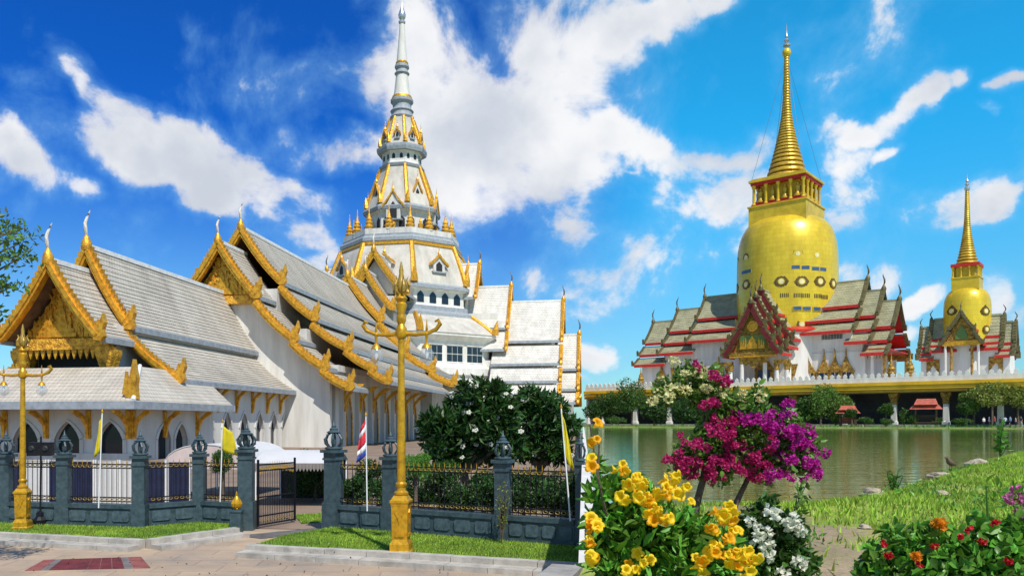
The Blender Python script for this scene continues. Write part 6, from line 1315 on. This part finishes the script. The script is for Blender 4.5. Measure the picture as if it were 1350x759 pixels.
leaf_object('sprig', [rel(1055 + random.gauss(0, 5), 660 + random.gauss(0, 12), DW + random.gauss(0, .03), org) for _ in range(40)], .05, leaf_l, wb, .4)
# ---- red blossom bush at the lower right
DR = 3.5; x_ = (1245 - CX) / F * DR; org = Vector((x_, DR, bank_z(x_, DR))); rb = thing('red_flower_bush', 'leafy bush dotted with small red blossoms and one orange bloom', 'flowering bush', org)
rl_ = lobes(DR, org, [(1160, 735, 22), (1185, 720, 24), (1210, 715, 22), (1235, 725, 28), (1200, 750, 34), (1260, 740, 34), (1285, 720, 26), (1310, 735, 34), (1335, 720, 24), (1345, 750, 32), (1180, 770, 40), (1240, 775, 44), (1300, 770, 44), (1150, 755, 18), (1305, 700, 14), (1350, 700, 16), (1148, 728, 9), (1176, 700, 10), (1222, 698, 10), (1260, 706, 12), (1290, 690, 9), (1328, 698, 12), (1342, 690, 9), (1138, 742, 8)], 1.2)
leafy(rb, org, rl_, 300, 2600, [leaf_mesh('leaf', .05, .03, lf1), leaf_mesh('leaf', .06, .034, lf2), leaf_mesh('leaf', .045, .026, lf1)], leaf_b, .05, asp=.55)
CR = [bract_cluster(petal_r, 5, .016), bract_cluster(petal_r, 7, .02)]; CO = bract_cluster(petal_o, 18, .032); CPI = bract_cluster(M('petal_pink', (.7, .2, .45), .5, 0, .2, 20, 0, kind='petal'), 10, .03)
for (px, py) in ((1166, 716), (1172, 731), (1232, 720), (1278, 698), (1270, 708), (1312, 690), (1296, 712), (1330, 738), (1214, 742)): put('flower', random.choice(CR), rb, rel(px, py, DR - .17, org), rot=(random.uniform(0, 6), 0, 0), scale=.5)
put('flower', CO, rb, rel(1238, 691, DR - .05, org), scale=.7); put('flower', CO, rb, rel(1208, 733, DR - .15, org), scale=.5)
mb = MB()
for (q, s_) in rl_: mb.tube([(random.uniform(-.1, .1), 0, -.03), Vector(q) * .5, Vector(q)], [.012, .008, .003], 5)
mb.tube([(.1, 0, 0), rel(1303, 720, DR, org), rel(1302, 672, DR, org), rel(1300, 640, DR, org)], [.008, .006, .005, .003], 6); mb.tube([(-.05, 0, 0), rel(1238, 720, DR, org), rel(1238, 695, DR - .03, org)], [.006, .005, .003], 5); mb.build('stems', leaf_m, rb)
for (px, py, a) in ((1300, 640, .3), (1302, 642, 2.6), (1296, 655, 3.0), (1308, 660, .1), (1294, 672, 2.8), (1310, 680, -.2), (1298, 690, 3.3), (1312, 668, .4), (1300, 636, 1.5)):
    q = Vector((math.cos(a), -.25, math.sin(a) * .5 - .15)).to_track_quat('Y', 'Z').to_euler(); put('leaf', LM1[1], rb, rel(px, py, DR, org), rot=q, scale=.95)
# ---- pink blossom plant further right
DQ = 5.2; x_ = (1356 - CX) / F * DQ; org = Vector((x_, DQ, bank_z(x_, DQ))); pb = thing('pink_flower_plant', 'slender plant with pink blossoms on the bank beyond the red-flowered bush', 'flowering plant', org)
mb = MB()
for (px, py) in ((1332, 657), (1341, 645), (1350, 660), (1362, 650), (1346, 675)):
    q = rel(px, py, DQ, org); mb.tube([(0, 0, -.02), (q.x * .4, 0, q.z * .55), q], [.006, .005, .003], 5); put('flower', CPI, pb, q, rot=(random.random() * 6, 0, 0), scale=.9)
mb.build('stems', leaf_m, pb); leaf_object('leaves', [(random.gauss(-.03, .1), random.gauss(0, .08), random.uniform(.05, .48)) for _ in range(130)], .06, leaf_b, pb, .4, True)

# fallen leaves and grit on the forecourt
LPp = [(random.uniform(-9, 1.2), random.uniform(13.2, 16.0), .004) for _ in range(150)] + [(random.uniform(-3, 2.2), random.uniform(15.2, 17.5), .14) for _ in range(40)]
o = leaf_object('fallen_leaves', LPp, .05, M('dry_leaf', (.16, .10, .04), .8, 0, .3, 3, 0, kind='island'), None, .5, up=0); tag(o, 'dry fallen leaves scattered over pavement and lawn', 'leaves')
